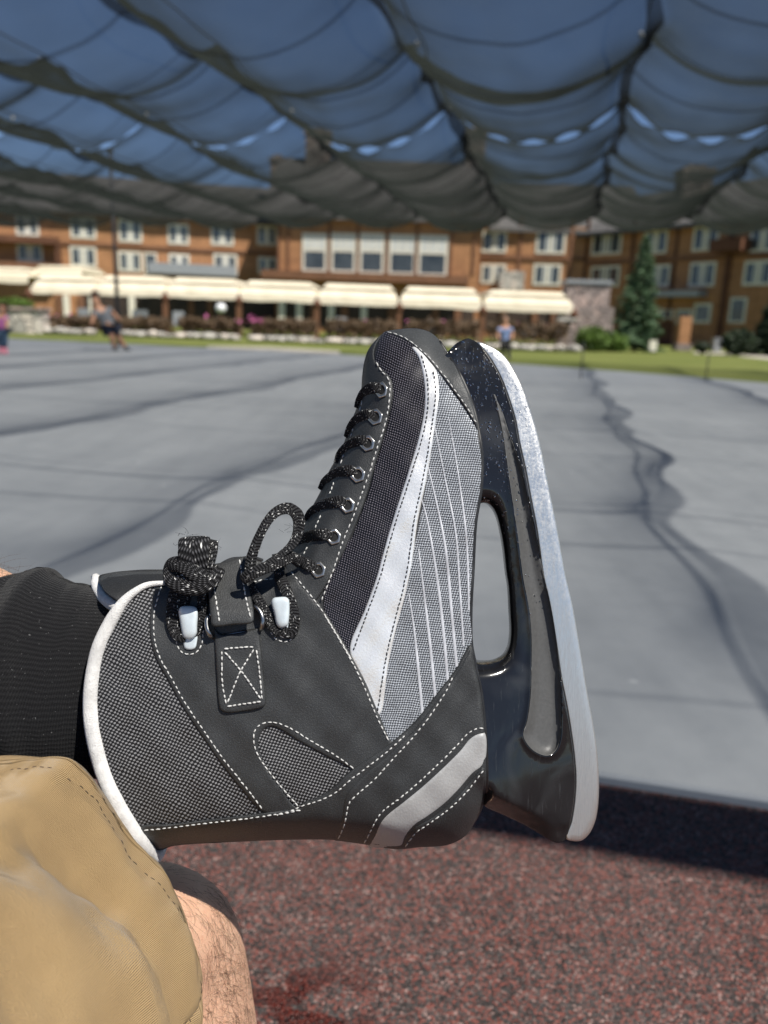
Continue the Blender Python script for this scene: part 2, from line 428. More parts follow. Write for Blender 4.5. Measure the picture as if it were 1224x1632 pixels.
def stitches(name, lines, off, mat, parent, period=9.4, length=6.9, rad=.98, field=None, jit=.35):
    mb = MB(); field = field or base_w
    for ln in lines:
        R = resample(ln, period); 
        for i in range(len(R) - 1):
            a = R[i]; b = a + (R[i + 1] - a) * (length / period); m = (a + b) / 2
            tdir = (b - a) / (np.linalg.norm(b - a) + 1e-9); nn = np.array([-tdir[1], tdir[0]])
            a = a + nn * rng.normal(0, jit) + tdir * rng.normal(0, .5); b = b + nn * rng.normal(0, jit) + tdir * rng.normal(0, .5)
            P = np.array([a, a * .75 + b * .25, m, a * .25 + b * .75, b]); w = field(P) + off + np.array([-1.1, .35, .65, .35, -1.1]) + rng.normal(0, .18)
            rr = rad * K * np.array([.55, 1, 1.05, 1, .55]) * rng.uniform(.9, 1.1)
            mb.tube(sk(P, w), rr, 6)
    return mb.build(name, mat, parent, True)

# --- shell: front, back, sole and collar edge
V, F, bl, d = mesh2d(OUTLINE, (), 7.0, 4.0, (1.5, 4, 8, 14), False)
w = base_w(V); wf = sk(V, w); wbk = sk_back(V, w, w * .92); n = len(V)
FF = [list(f) for f in F] + [[i + n for i in f][::-1] for f in F]; l = bl[0]; m = len(l)
# the collar stays open: no bridge there
_col = resample(OUT_COL, 4); dcol = seg_dist(V[l], _col, False)
for i in range(m):
    j = (i + 1) % m
    FF.append([l[i], l[j], l[j] + n, l[i] + n])
shell = obj('boot_shell', np.concatenate([wf, wbk]), FF, M['leather_dark'], skate, True, np.concatenate([V, V]) / 100)
recalc(shell)

# --- pieces
stay_out = zA([(200, 82), (168, 128), (155, 185), (175, 235), (212, 262), (236, 300), (240, 350), (225, 440), (195, 560), (165, 660), (130, 790), (95, 890), (50, 1000), (10, 1085)])
vamp = zA([(203, 80), (260, 92), (330, 130), (400, 230), (410, 350), (400, 500), (340, 700), (270, 960)]) + zB([(340, 60), (230, 420), (200, 480), (90, 310)]) + list(reversed(zA([(50, 1000), (95, 890), (130, 790), (165, 660), (195, 560), (225, 440), (238, 340), (210, 268), (172, 240), (150, 185), (165, 125)])))
p_vamp = sheet('vamp_mesh', vamp, M['vamp_mesh'], skate, 1.2, step=6)
silv_fab = zA([(330, 140), (440, 250), (500, 330), (560, 420), (612, 505), (619, 560), (631, 640), (626, 780), (603, 920)]) + zB([(666, 150), (658, 300), (662, 440), (600, 540), (520, 650), (440, 750), (350, 830), (290, 690), (380, 300)]) + zA([(370, 850), (400, 600), (430, 400), (400, 260)])
p_fab = sheet('side_fabric', silv_fab, M['silver_fabric'], skate, 1.4, step=6)
pins = [[(420, 235), (440, 370), (460, 560), (474, 712)], [(458, 60), (480, 240), (505, 450), (524, 645)], [(462, -160), (490, -60), (530, 170), (555, 380), (572, 575)], [(490, -280), (528, -120), (562, 50), (590, 340), (607, 520)], [(520, -420), (560, -220), (603, 0), (618, 200), (634, 440)], [(575, -450), (610, -250), (643, 0), (651, 150), (654, 300)]]
mb = MB(); V_ = []
for i, ln in enumerate(pins):
    R = resample(zB(ln), 6); m = len(R); tt = np.gradient(R, axis=0); tt /= np.linalg.norm(tt, axis=1)[:, None]; nn = np.stack([-tt[:, 1], tt[:, 0]], 1)
    wd = 2.1 * np.clip(np.linspace(.35, 1.5, m), .3, 1)[:, None] * (1 if i < 4 else .7)
    A = sk(R - nn * wd, base_w(R) + 1.9); B = sk(R + nn * wd, base_w(R) + 1.9); C = sk(R, base_w(R) + 2.4)
    mb.add(np.concatenate([A, C, B]), [[k, k + 1, m + k + 1, m + k] for k in range(m - 1)] + [[m + k, m + k + 1, 2 * m + k + 1, 2 * m + k] for k in range(m - 1)])
pin = mb.build('pinstripes', M['pin'], p_fab, True); recalc_front(pin)

stripe_l = zA([(322, 146), (350, 190), (370, 260), (380, 350), (375, 440), (350, 560), (310, 690), (275, 800), (230, 940), (185, 1100)]) + zB([(300, 150), (250, 290), (188, 455)])
stripe_r = zA([(352, 150), (400, 205), (433, 250), (444, 300), (446, 360), (440, 420), (425, 520), (405, 650), (380, 780), (350, 920)]) + zB([(432, 122), (405, 250), (370, 380), (340, 520), (312, 700)])
stripe = stripe_l + zB([(225, 550), (290, 720)]) + list(reversed(stripe_r))
p_str = sheet('side_stripe', stripe, M['silver'], skate, 3.2, step=6, label='bright silver leather stripe along the side')
def inset(line, k):
    R = np.array(resample(line, 12)); tt = np.gradient(R, axis=0); tt /= np.linalg.norm(tt, axis=1)[:, None]
    return R + np.stack([-tt[:, 1], tt[:, 0]], 1) * k
stitches('stitching', [inset(stripe_l[1:], -6.0), inset(stripe_r[2:], 6.0)], 3.0, M['thread_dark'], p_str, 7.5, 6.3, 1.0)

cap = zA([(203, 81), (250, 97), (300, 120), (380, 187), (440, 257), (500, 337), (560, 422), (606, 500), (619, 530), (600, 425), (548, 290), (492, 181), (441, 111), (400, 81), (345, 66), (245, 72)])
p_cap = sheet('toe_cap', cap, M['leather_grey'], skate, 4.2, step=6)
stitches('stitching', [zA([(215, 82), (258, 92), (306, 115), (386, 180), (447, 249), (507, 329), (567, 414), (612, 490)])], 4.2, M['thread'], p_cap)

stay = stay_out + zE([(330, 1632), (300, 1640), (140, 1400), (175, 1350), (265, 1290), (345, 1090), (432, 850), (500, 680), (566, 500), (622, 330)]) + zA([(106, 320), (110, 270), (120, 215), (138, 160), (172, 113)])
p_stay = sheet('eyelet_stay', stay, M['leather'], skate, 4.5, step=6)
stitches('stitching', [zE([(735, 70), (760, 125), (797, 155), (818, 200), (822, 240), (815, 330), (790, 470), (740, 620), (690, 780), (640, 920), (580, 1080), (510, 1250), (450, 1430), (372, 1630)]),
                       zE([(642, 320), (620, 400)]), zE([(585, 500), (562, 565)]), zE([(522, 670), (497, 740)]), zE([(458, 850), (425, 940)]), zE([(372, 1065), (330, 1160)]), zE([(284, 1270), (255, 1330)])], 4.5, M['thread'], p_stay)

collar_poly = [(p[0] + 3, p[1]) for p in collar[:-1]] + zD([(600, 1185), (830, 1155), (1090, 1110), (960, 960), (840, 800), (700, 560), (645, 400), (660, 180), (600, 190), (540, 215)])
p_cm = sheet('collar_mesh', collar_poly, M['collar_mesh'], skate, 1.6, step=6)

win = [(416, 1170), (424, 1161), (436, 1159), (480, 1184), (520, 1206), (562, 1231), (520, 1262), (475, 1286), (447, 1253), (424, 1221), (412, 1190)]
quarter = zD([(642, 182), (610, 290), (608, 390), (630, 480), (680, 572), (740, 680), (820, 800), (900, 915), (980, 1015), (1075, 1112)]) + [(470, 1300), (520, 1290)] + zB([(120, 1040), (230, 940), (370, 830), (345, 800), (300, 690), (250, 572), (188, 460), (90, 300), (0, 190)]) + zC([(1085, 515), (1010, 425), (945, 352), (860, 330), (700, 300), (560, 380), (440, 415)])
p_q = sheet('quarter', quarter, M['leather'], skate, 4.6, holes=[win], step=6)
p_wm = sheet('side_mesh', [(p[0] + (p[0] - 465) * .12, p[1] + (p[1] - 1215) * .12) for p in win], M['window_mesh'], skate, 1.2, step=6)
for ln in (zD([(655, 190), (628, 290), (625, 385), (645, 470), (695, 560), (755, 668), (836, 788), (914, 900), (994, 1000), (1068, 1098)]),
                       zC([(957, 365), (1088, 530), (1224, 755)]) + zB([(90, 318), (180, 470), (240, 585), (288, 700), (342, 812)]),
                       zI([(278, 598), (200, 510), (130, 420), (85, 350), (70, 290), (78, 240), (110, 214), (160, 207), (230, 230), (330, 290), (440, 355), (540, 425)]),
                       zH([(780, 515), (860, 500), (950, 490)]),
                       zH([(195, 960), (215, 1030), (250, 1065), (300, 1072), (350, 1055), (385, 1010), (402, 930), (405, 860)]),
                       zH([(905, 850), (930, 920), (965, 960), (1020, 975), (1075, 960), (1105, 910), (1112, 800), (1110, 700)])): stitches('stitching', [ln], 4.6, M['thread'], p_q)

strip = zD([(572, 1168), (700, 1155), (820, 1140), (1050, 1112), (1224, 1082)]) + zB([(0, 1058), (100, 1008), (200, 918), (350, 815), (440, 735), (520, 635), (600, 532), (660, 432), (672, 480), (520, 760), (330, 960), (230, 1060), (210, 1200), (150, 1196), (0, 1193)]) + [(353, 1341), (274, 1347), (250, 1354)]
p_strip = sheet('heel_strip', strip, M['leather'], skate, 6.4, step=6)
stitches('stitching', [zD([(585, 1182), (700, 1170), (820, 1155), (1050, 1128), (1224, 1098)]) + zI([(170, 640), (240, 620), (300, 595), (380, 570), (450, 535), (520, 475), (600, 415), (690, 345), (780, 262)])], 6.4, M['thread'], p_strip)

counter = zB([(664, 440), (640, 480), (600, 550), (520, 658), (440, 762), (350, 850), (240, 945), (180, 1010), (166, 1040), (160, 1085), (150, 1150), (128, 1197), (150, 1200), (240, 1213), (380, 1233), (450, 1225), (600, 1201), (660, 1151), (700, 1090), (721, 1020), (721, 900), (714, 760), (699, 620), (675, 500)])
p_ctr = sheet('heel_counter', counter, M['leather'], skate, 8.0, step=6, skirt=5)
stitches('stitching', [zI([(995, 0), (960, 70), (880, 190), (800, 290), (720, 375), (640, 465), (560, 535), (515, 580), (500, 640), (490, 690), (460, 755)]),
                       zI([(1138, 235), (1100, 238), (1060, 265), (1010, 320), (930, 400), (840, 485), (750, 560), (670, 620), (640, 660), (610, 720), (580, 775)]),
                       zI([(1140, 425), (1100, 480), (1040, 550), (970, 615), (880, 680), (820, 720), (790, 760), (765, 797)])][:2], 8.0, M['thread'], p_ctr)
hs = zI([(1143, 255), (1110, 256), (1072, 278), (1025, 335), (945, 415), (852, 500), (760, 575), (685, 635), (655, 672), (630, 730), (608, 780), (700, 790), (760, 783), (780, 740), (820, 690), (880, 650), (960, 590), (1030, 520), (1090, 450), (1140, 405)])
p_hs = sheet('heel_stripe', hs, M['heel_silver'], p_ctr, 8.8, step=6, label='silver grey leather band curving round the heel')
hp = zI([(1140, 408), (1088, 462), (1030, 530), (960, 598), (880, 658), (820, 692), (788, 728), (766, 790), (840, 788), (980, 775), (1060, 730), (1100, 670), (1130, 600), (1143, 520)])
p_hp = sheet('heel_patch', hp, M['leather'], p_ctr, 10.4, step=6)
stitches('stitching', [zI([(1136, 432), (1100, 482), (1040, 552), (970, 617), (880, 682), (822, 722), (794, 760), (772, 790)])], 10.4, M['thread'], p_hp)

# --- sole edge: a thin rubber line between boot and holder
_so = resample([(700, 545)] + OUT_SOLE + [(775, 1262)], 6)
mb = MB(); mb.tube(sk(_so + np.array([.5, 0]), base_w(_so) * .96), 3.0 * K, 6)
mb.build('sole_edge', M['sole'], skate, True)

# --- collar piping (felt): round the opening, plus the tongue's own piece
cp = resample([(263, 929)] + zD([(600, 184), (555, 207), (500, 255)]) + collar[1:], 6)
ctr = cp.mean(0); wv = base_w(cp + (np.array([430, 1100]) - cp) * .05)
e1 = np.minimum(1, np.arange(len(cp)) / 12.); fr = sk(cp, wv * .97 + 3)
rad = np.interp(np.arange(len(cp)), [0, 8, 18, 45, len(cp) - 10, len(cp) - 1], [3.5, 5.5, 9.5, 11, 12, 10.5]) * K
mb = MB(); bk = sk_back(cp, wv, wv * .9)
def arc3(a, b, out, n=10):
    return [a * (1 - t) + b * t + out * sin(pi * t) for t in np.linspace(0, 1, n)[1:-1]]
mb.tube(list(fr) + arc3(fr[-1], bk[-1], -CU * .006) + list(bk[::-1]), list(rad) + [rad[-1]] * 8 + list(rad[::-1]), 12)
piping = mb.build('collar_piping', M['felt'], skate, True)
tp = resample(zD([(388, 152), (400, 200), (436, 248), (492, 282)]), 5)
mb = MB(); mb.tube(sk(tp, np.linspace(-15, base_w(tp)[-1] * .9, len(tp))), np.array([7.0] * 2 + [9.5] * (len(tp) - 2)) * K, 10)
mb.build('tongue_piping', M['felt'], skate, True)
tongue_poly = zD([(400, 165), (430, 140), (500, 130), (600, 127), (690, 128), (760, 140), (740, 185), (640, 190), (560, 215), (500, 262), (440, 225)])
def tongue_field(P): 
    return base_w(P) * .9
p_t = sheet('tongue', tongue_poly, M['leather_grey'], skate, 4.0, step=5, field=tongue_field)

# --- strap, ring, lower tab
def puffy(name, poly, wfun, t, mat, parent, edge=5, step=5, uvs=100.0, sharp=False, depth=None):
    """a free standing thick piece: front surface plus back surface"""
    V, F, bl, d = mesh2d(poly, (), step, 3.0, (1.2, 3.0), sharp); rr = np.sqrt(np.clip(1 - (1 - np.clip(d / edge, 0, 1)) ** 2, 0, 1))
    w0 = wfun(V); A = sk(V, w0 + t * (.25 + .75 * rr)); B = sk(V, w0 - (depth or t) * rr * .5); n = len(V); l = bl[0]; m = len(l)
    FF = [list(f) for f in F] + [[i + n for i in f][::-1] for f in F] + [[l[i], l[(i + 1) % m], l[(i + 1) % m] + n, l[i] + n] for i in range(m)]
    o = obj(name, np.concatenate([A, B]), FF, mat, parent, True, np.concatenate([V, V]) / uvs); recalc(o); return o
def tab_w(P): 
    y = P[:, 1]; return base_w(P) + 6.5 + 5 * np.clip((1010 - y) / 25, 0, 1)
tab = zC([(612, 612), (640, 640), (800, 618), (812, 612), (822, 700), (836, 850), (845, 930), (838, 960), (815, 972), (740, 985), (665, 990), (642, 975), (634, 940), (625, 800), (618, 680)])
p_tab = puffy('strap_tab', tab, tab_w, 4.5, M['leather'], skate, sharp=False)
mb = MB(); stitches('stitching', [zH([(545, 1045), (545, 1150), (548, 1280), (565, 1390), (580, 1455)]), zH([(565, 1028), (650, 1020), (790, 1012)]), zH([(810, 1040), (830, 1180), (845, 1320), (852, 1420)]), zH([(590, 1468), (700, 1452), (850, 1430)]),
    zH([(570, 1055), (690, 1195), (845, 1415)]), zH([(790, 1035), (690, 1195), (585, 1445)])], 11.5, M['thread'], p_tab, 8.2, 6.6, 1.2)
def strap_w(P):
    y = P[:, 1]; b = base_w(P); u = np.clip((y - 890) / 105, 0, 1)
    edge_w = 96 + 0 * y
    return np.maximum(b, 62 * 1.0 + (u * 70)) * 1.0 + 12 - 8 * np.clip((y - 975) / 20, 0, 1)
strapU = zC([(584, 345), (660, 322), (738, 298), (752, 310), (770, 420), (792, 560), (785, 590), (700, 600), (612, 606), (600, 560), (590, 450)])
p_su = puffy('ankle_strap', strapU, strap_w, 5.0, M['leather'], skate, sharp=False)
stitches('stitching', [zC([(605, 352), (615, 430), (628, 520), (640, 590)]), zC([(728, 312), (742, 400), (758, 490), (776, 570)])], 5.0, M['thread'], p_su, 8.5, 6.8, 1.15, field=strap_w)
# the strap goes on over the instep to the far side
sq = zC([(584, 345), (738, 298)]); w0 = strap_w(np.array(sq))
mb = MB(); a, b = sk(np.array(sq), w0 + 4); rows = []
for t in np.linspace(0, 1, 9):
    dz = -CB * (t * 205 * K) + (CU * sin(pi * t) * 3 - CU * 16 * t) * K; rows.append((a + dz, b + dz))
Vv = []; 
for p, q in rows:
    Vv += [p, q, q - CU * 4 * K, p - CU * 4 * K]
Fv = []
for i in range(8):
    for k in range(4): Fv.append([4 * i + k, 4 * i + (k + 1) % 4, 4 * i + 4 + (k + 1) % 4, 4 * i + 4 + k])
o = obj('strap_loop', np.array(Vv), Fv + [[0, 1, 2, 3], [32, 33, 34, 35][::-1]], M['leather'], p_su, False); recalc(o)
def sktube(name, pts, rad, mat, parent, n=8, step=4):
    R = resample([np.array(p, float) for p in pts], step); mb = MB()
    rr = np.full(len(R), rad) if not hasattr(rad, '__len__') else np.interp(np.linspace(0, 1, len(R)), np.linspace(0, 1, len(rad)), rad)
    mb.tube(sk(R[:, :2], base_w(R[:, :2]) + R[:, 2]), rr * K, n); return mb.build(name, mat, parent, True)
zC3 = lambda pts: [(120 + x / 2.7818, 780 + y / 2.7818, w) for x, y, w in pts]
zH3 = lambda pts: [(240 + x / 4.8, 820 + y / 4.8, w) for x, y, w in pts]
sktube('buckle_ring', zH3([(450, 770, 14), (432, 800, 17), (432, 860, 18), (455, 920, 16), (482, 940, 6), (560, 925, 3), (700, 900, 3), (826, 885, 6), (852, 860, 17), (858, 800, 18), (840, 745, 17), (800, 705, 14), (760, 715, 9), (600, 750, 8), (450, 770, 14)]), 3.5, M['steel_wire'], skate, 10)

# --- hooks
def hook(lobe, tail):
    h0 = puffy('lace_hook', zH(lobe), lambda P: base_w(P) + 13 + 3 * np.clip((np.mean([q[1] for q in zH(lobe)]) - P[:, 1]) / 25, -1, 1), 7.0, M['hook'], skate, edge=9, step=3.5, depth=5)
    puffy('hook_base', zH(tail), lambda P: base_w(P) + 5.5, 3.0, M['hook'], h0, edge=4, step=3.5)
hook([(214, 735), (228, 708), (260, 700), (325, 702), (352, 715), (361, 745), (357, 850), (352, 915), (325, 948), (285, 954), (252, 940), (238, 900), (225, 820)], [(240, 880), (350, 880), (350, 1000), (338, 1025), (300, 1036), (262, 1024), (248, 960)])
hook([(924, 665), (938, 640), (975, 632), (1035, 632), (1056, 648), (1063, 690), (1060, 790), (1050, 845), (1020, 866), (985, 866), (962, 840), (945, 760)], [(965, 800), (1060, 800), (1066, 900), (1055, 935), (1028, 946), (992, 935), (978, 890)])

# --- eyelets
EYE = zE([(765, 250), (725, 425), (675, 597), (612, 800), (545, 1000), (455, 1205), (355, 1420)])
for i, (ex, ey) in enumerate(EYE):
    mb = MB(); nseg = 48; P = []; prof = [(12.0, -1.5), (12.2, 1.6), (11.2, 2.9), (9.4, 3.3), (7.9, 2.6), (7.2, 1.0), (7.0, -2.0)]
    rows = []; sq = .78 if i == 0 else .92
    for r, o_ in prof:
        rows.append([])
        for k in range(nseg):
            a = 2 * pi * k / nseg + .25
            hexf = 1 / cos(((a - .25 + pi / 6) % (pi / 3)) - pi / 6) if r > 8 else 1.0
            rows[-1].append((ex + r * min(hexf, 1.15) * cos(a) * sq, ey + r * min(hexf, 1.15) * sin(a), o_))
    V3 = np.array([p for r in rows for p in r]); c0 = base_w([(ex, ey)])[0]
    Wp = sk(V3[:, :2], base_w(V3[:, :2]) + 4.5 + V3[:, 2])
    fs = [[a * nseg + k, a * nseg + (k + 1) % nseg, (a + 1) * nseg + (k + 1) % nseg, (a + 1) * nseg + k] for a in range(len(prof) - 1) for k in range(nseg)]
    e = obj('eyelet', Wp, fs, M['eyelet'], skate, True); recalc_front(e)
    R = np.array([(ex + 7.2 * cos(2 * pi * k / 20) * sq, ey + 7.2 * sin(2 * pi * k / 20)) for k in range(20)] + [(ex, ey)])
    obj('eyelet_hole', sk(R, base_w(R) + 5.2), [[k, 20, (k + 1) % 20] for k in range(20)], M['hole'], e, True)

# --- laces: flat woven ribbons
def ribbon(pts, width, thick=2.4, twist=0.0, parent=None, absolute=False, nm='lace', wvec=None):
    R = resample([np.array(p, float) for p in pts], 3.0); m = len(R)
    w = R[:, 2] if absolute else base_w(R[:, :2]) + R[:, 2]
    C = sk(R[:, :2], w); T = np.gradient(C, axis=0); T /= np.linalg.norm(T, axis=1)[:, None] + 1e-12
    L = np.concatenate([[0], np.cumsum(np.linalg.norm(np.diff(C, axis=0), axis=1))]) / (np.mean(width) * K)
    Vv = []; uv = []; N = 16; ph0 = rng.uniform(0, 40)
    wd = width if hasattr(width, '__len__') else [width] * 2; ww = np.interp(np.linspace(0, 1, m), np.linspace(0, 1, len(wd)), wd)
    for i in range(m):
        B = np.cross(T[i], CB) if wvec is None else wvec - T[i] * (wvec @ T[i]); nb = np.linalg.norm(B); B = B / (nb + 1e-9); Nn = np.cross(B, T[i])
        tw = twist * (i / m) if not callable(twist) else twist(i / (m - 1))
        Bq = B * cos(tw) + Nn * sin(tw); Nq = -B * sin(tw) + Nn * cos(tw)
        for k in range(N):
            a = 2 * pi * k / N; x = cos(a); y = sin(a)
            x = np.sign(x) * abs(x) ** .8
            jit = 1 + .05 * noise.noise(Vector((i * .35, k * .9, ph0)))
            Vv.append(C[i] + Bq * (x * ww[i] * .5 * K * jit) + Nq * (y * thick * K * jit)); uv.append((ph0 + L[i], .5 + .5 * x * (1 if y >= 0 else 1)))
    Fv = [[i * N + k, i * N + (k + 1) % N, (i + 1) * N + (k + 1) % N, (i + 1) * N + k] for i in range(m - 1) for k in range(N)]
    Fv += [list(range(N))[::-1], [(m - 1) * N + k for k in range(N)]]
    o = obj(nm, np.array(Vv), Fv, M['lace'], parent or skate, True, np.array(uv)); recalc(o); return o
zE3 = lambda pts: [(420 + x / 4.0786, 560 + y / 4.0786, w) for x, y, w in pts]
segs = [
 [(775, 248, 1), (740, 236, 9), (700, 238, 11), (660, 270, 9), (632, 320, 4), (618, 370, -6)],
 [(732, 424, 1), (690, 408, 9), (640, 425, 11), (598, 460, 9), (570, 505, 4), (550, 560, -6)],
 [(682, 596, 1), (640, 578, 9), (590, 595, 11), (545, 628, 9), (508, 668, 4), (485, 730, -6)],
 [(620, 796, 1), (570, 775, 9), (510, 782, 11), (450, 812, 9), (405, 850, 4), (380, 900, -6)],
 [(553, 998, 1), (500, 975, 9), (440, 985, 11), (370, 1012, 9), (315, 1050, 4), (285, 1100, -6)],
 [(463, 1205, 1), (410, 1190, 9), (340, 1195, 11), (270, 1215, 9), (215, 1255, 4), (190, 1290, -6)],
 [(362, 1420, 1), (310, 1398, 9), (250, 1370, 11), (190, 1348, 9), (140, 1340, 8), (60, 1350, 6)]]
for s_ in segs: ribbon(zE3(s_), [13, 17, 18, 17, 15])
# knot, bow and the runs round the hooks
bow = tag(ribbon(zC3([(770, 385, 130), (782, 300, 128), (815, 210, 124), (860, 130, 116), (905, 92, 108), (950, 86, 104), (985, 115, 104), (990, 180, 108), (965, 240, 116), (910, 290, 126), (840, 335, 136), (770, 400, 140)]), [15, 17, 18, 18, 19, 20, 17], 2.3, lambda t: .9 * sin(t * 5.5) - .25, absolute=True, nm='lace_bow'), 'thin open loop of the lace bow')
ribbon(zC3([(1000, 330, 104), (960, 300, 118), (905, 320, 134), (850, 345, 142), (790, 370, 146), (740, 400, 140)]), [15, 18, 17, 16], 3.6, absolute=True)
ribbon(zC3([(905, 330, 12), (905, 380, 15), (930, 440, 13), (960, 520, 10), (972, 580, 10), (955, 640, 9), (915, 625, 8)]), [18, 17, 16, 15], 3.2)
ribbon(zC3([(770, 400, 12), (800, 470, 12), (835, 530, 10), (870, 600, 9), (905, 640, 8)]), [14, 15, 15], 3.2)
knot = ribbon(zC3([(520, 380, 142), (522, 320, 148), (524, 262, 147), (526, 228, 139), (528, 219, 126), (530, 232, 113), (530, 290, 105), (525, 350, 108)]), [38, 43, 44, 44, 42, 36], 4.0, absolute=True, nm='lace_knot', wvec=CR + CU * .06)
tag(knot, 'thick bunched loop of the lace knot')
ribbon(zC3([(575, 370, 136), (596, 320, 138), (606, 270, 132), (604, 240, 122), (600, 234, 110), (596, 260, 100), (590, 330, 98)]), [18, 20, 20, 18], 4.0, absolute=True, wvec=CR * .8 - CU * .15 + CB * .5)
ribbon(zC3([(425, 345, 132), (440, 400, 142), (490, 420, 148), (550, 425, 148), (600, 400, 140), (640, 350, 128)]), [24, 28, 30, 26, 18], 6.0, lambda t: .3 * sin(t * 7), absolute=True)
ribbon(zC3([(410, 375, 124), (430, 335, 138), (480, 335, 148), (540, 375, 150), (590, 420, 140)]), [20, 24, 26, 20], 5.5, lambda t: .4, absolute=True)
ribbon(zC3([(470, 410, 22), (445, 460, 13), (432, 530, 10), (432, 600, 10), (455, 650, 9), (490, 655, 8)]), [20, 19, 18, 15], 3.4)
ribbon(zC3([(560, 415, 20), (565, 470, 12), (562, 540, 10), (550, 610, 9), (520, 640, 8)]), [16, 15, 14], 3.2)
ribbon(zC3([(500, 420, 18), (490, 470, 10), (482, 540, 8), (500, 600, 8)]), [14, 14, 13], 3.0)
# a few loose lace fibres
mb = MB()
for px_, py_, w_ in zC3([(470, 215, 130), (480, 210, 130), (495, 200, 130), (520, 205, 130), (450, 240, 128), (620, 260, 130), (620, 230, 130), (945, 90, 105), (900, 120, 110), (990, 160, 105), (850, 160, 118), (930, 200, 110), (800, 260, 122), (410, 350, 130)]):
    for k in range(3):
        p0 = sk([(px_ + rng.normal(0, 5), py_ + rng.normal(0, 5))], w_)[0]; dv = (CR * rng.normal(0, 1) + CU * rng.uniform(.2, 1.2) + CB * rng.normal(0, .6)) * K; bend = CR * rng.normal(0, 1) * K
        Ln = rng.uniform(3, 9); mb.tube([p0 + dv * Ln * t + bend * Ln * t * t * .8 for t in np.linspace(0, 1, 5)], [.22 * K, .2 * K, .18 * K, .15 * K, .08 * K], 4)
mb.build('lace_fibres', M['lace'], skate, True)

# --- blade holder
blade_l = zF([(245, 105), (300, 170), (360, 260), (410, 360), (450, 470), (490, 600), (520, 760), (560, 940), (595, 1130), (630, 1310), (650, 1450), (675, 1632)]) + zG([(640, 110), (665, 240), (690, 400), (720, 600), (750, 750), (775, 900), (795, 1050), (805, 1190), (800, 1300), (780, 1440), (750, 1545)])
blade_r = zF([(262, 102), (300, 115), (370, 150), (430, 200), (490, 290), (540, 390), (590, 530), (640, 700), (690, 930), (730, 1130), (770, 1330), (800, 1500), (825, 1632)]) + zG([(790, 170), (820, 340), (850, 520), (880, 700), (910, 860), (935, 1030), (945, 1200), (940, 1350), (920, 1450), (885, 1520), (840, 1558), (790, 1560)])
hole = zF([(255, 1190), (262, 1158), (285, 1148), (320, 1153), (350, 1180), (380, 1240), (402, 1330), (422, 1450), (438, 1600)]) + zG([(412, 60), (420, 200), (425, 330), (413, 420), (380, 478), (330, 506), (260, 514), (215, 505), (170, 470), (160, 300), (160, 0)])
sole_line = zF([(70, 150), (50, 170)]) + [(705, 580), (722, 640), (738, 700), (746, 780), (744, 880), (740, 960), (738, 1030), (748, 1100), (756, 1170), (762, 1240)]
hold_top = zF([(70, 150), (110, 112), (160, 86), (190, 78), (215, 88), (245, 105)])
rear = zG([(750, 1545), (735, 1562), (690, 1570), (600, 1520), (500, 1462), (380, 1405), (265, 1350), (240, 1300)])
holder_poly = hold_top[:-1] + blade_l + rear[1:] + list(reversed(sole_line[1:]))
_bl = resample(blade_l, 6); _hole = resample(hole, 5, True); _rear = resample(rear, 5); _top = resample(hold_top, 5)
_sl = np.array(sole_line)
groove = zF([(352, 440), (366, 480), (385, 560), (410, 680), (440, 880), (465, 1060), (490, 1230), (515, 1400), (545, 1632)]) + zG([(532, 200), (545, 350), (545, 550), (540, 700), (520, 850), (497, 935), (530, 1000), (580, 1040), (640, 1055), (685, 1030), (715, 960), (722, 850), (722, 750), (715, 600), (700, 430), (680, 280), (650, 120), (620, 0)]) + zF([(625, 1340), (590, 1180), (555, 1020), (520, 880), (490, 790), (450, 680), (412, 560), (380, 490), (360, 440)])
_gr = resample(groove, 5, True)
def hold_w(P, dep=1.0):
    P = np.atleast_2d(np.asarray(P, float)); y = P[:, 1]
    xb = np.interp(y, _bl[:, 1], _bl[:, 0]); xs = np.interp(y, _sl[:, 1], _sl[:, 0])
    t = np.clip((xb - P[:, 0]) / np.maximum(xb - xs, 20), 0, 1)
    heel = np.clip((y - 1040) / 300, 0, 1)
    w0 = 14 + (30 + 62 * heel) * t ** 1.25
    w0 = w0 + 8 * np.exp(-((y - 760) / 120) ** 2) * t
    d1 = seg_dist(P, _hole); d2 = seg_dist(P, _rear, False); d3 = seg_dist(P, _top, False); d4 = seg_dist(P, _bl, False)
    def rnd(d, R): return np.sqrt(np.clip(1 - (1 - np.clip(d / R, 0, 1)) ** 2, 0, 1))
    w = w0 * rnd(d1 + 2, 26)
    w = w * (.15 + .85 * np.clip(d2 / 24, 0, 1)) * rnd(d3 + 6, 16) * (.75 + .25 * rnd(d4, 6))
    g = inside(P, _gr); dg = np.where(g, seg_dist(P, _gr), 0)
    # a raised lip runs along the groove, then the channel dips
    lip = 4.5 * np.clip((y - 690) / 90, 0, 1) * np.exp(-((seg_dist(P, _gr)) / 5.0) ** 2)
    w = w + lip * (~g) - dep * np.where(g, 11 * (1 - (1 - np.clip(dg / 17, 0, 1)) ** 2), 0)
    return np.maximum(w, 2.5)
V, F, bl, d = mesh2d(holder_poly, [hole], 5.5, 4.0, (1.5, 4, 8), feature=resample(groove, 4, True)); w = hold_w(V) - 1.2 * inside(V, _gr); n = len(V)
FF = [list(f) for f in F] + [[i + n for i in f][::-1] for f in F]
for l in bl: FF += [[l[i], l[(i + 1) % len(l)], l[(i + 1) % len(l)] + n, l[i] + n] for i in range(len(l))]
hol = obj('blade_holder', np.concatenate([sk(V, w), sk_back(V, w, w)]), FF, M['gloss'], skate, True); recalc(hol)
tag(hol, 'glossy black plastic holder with an open window')
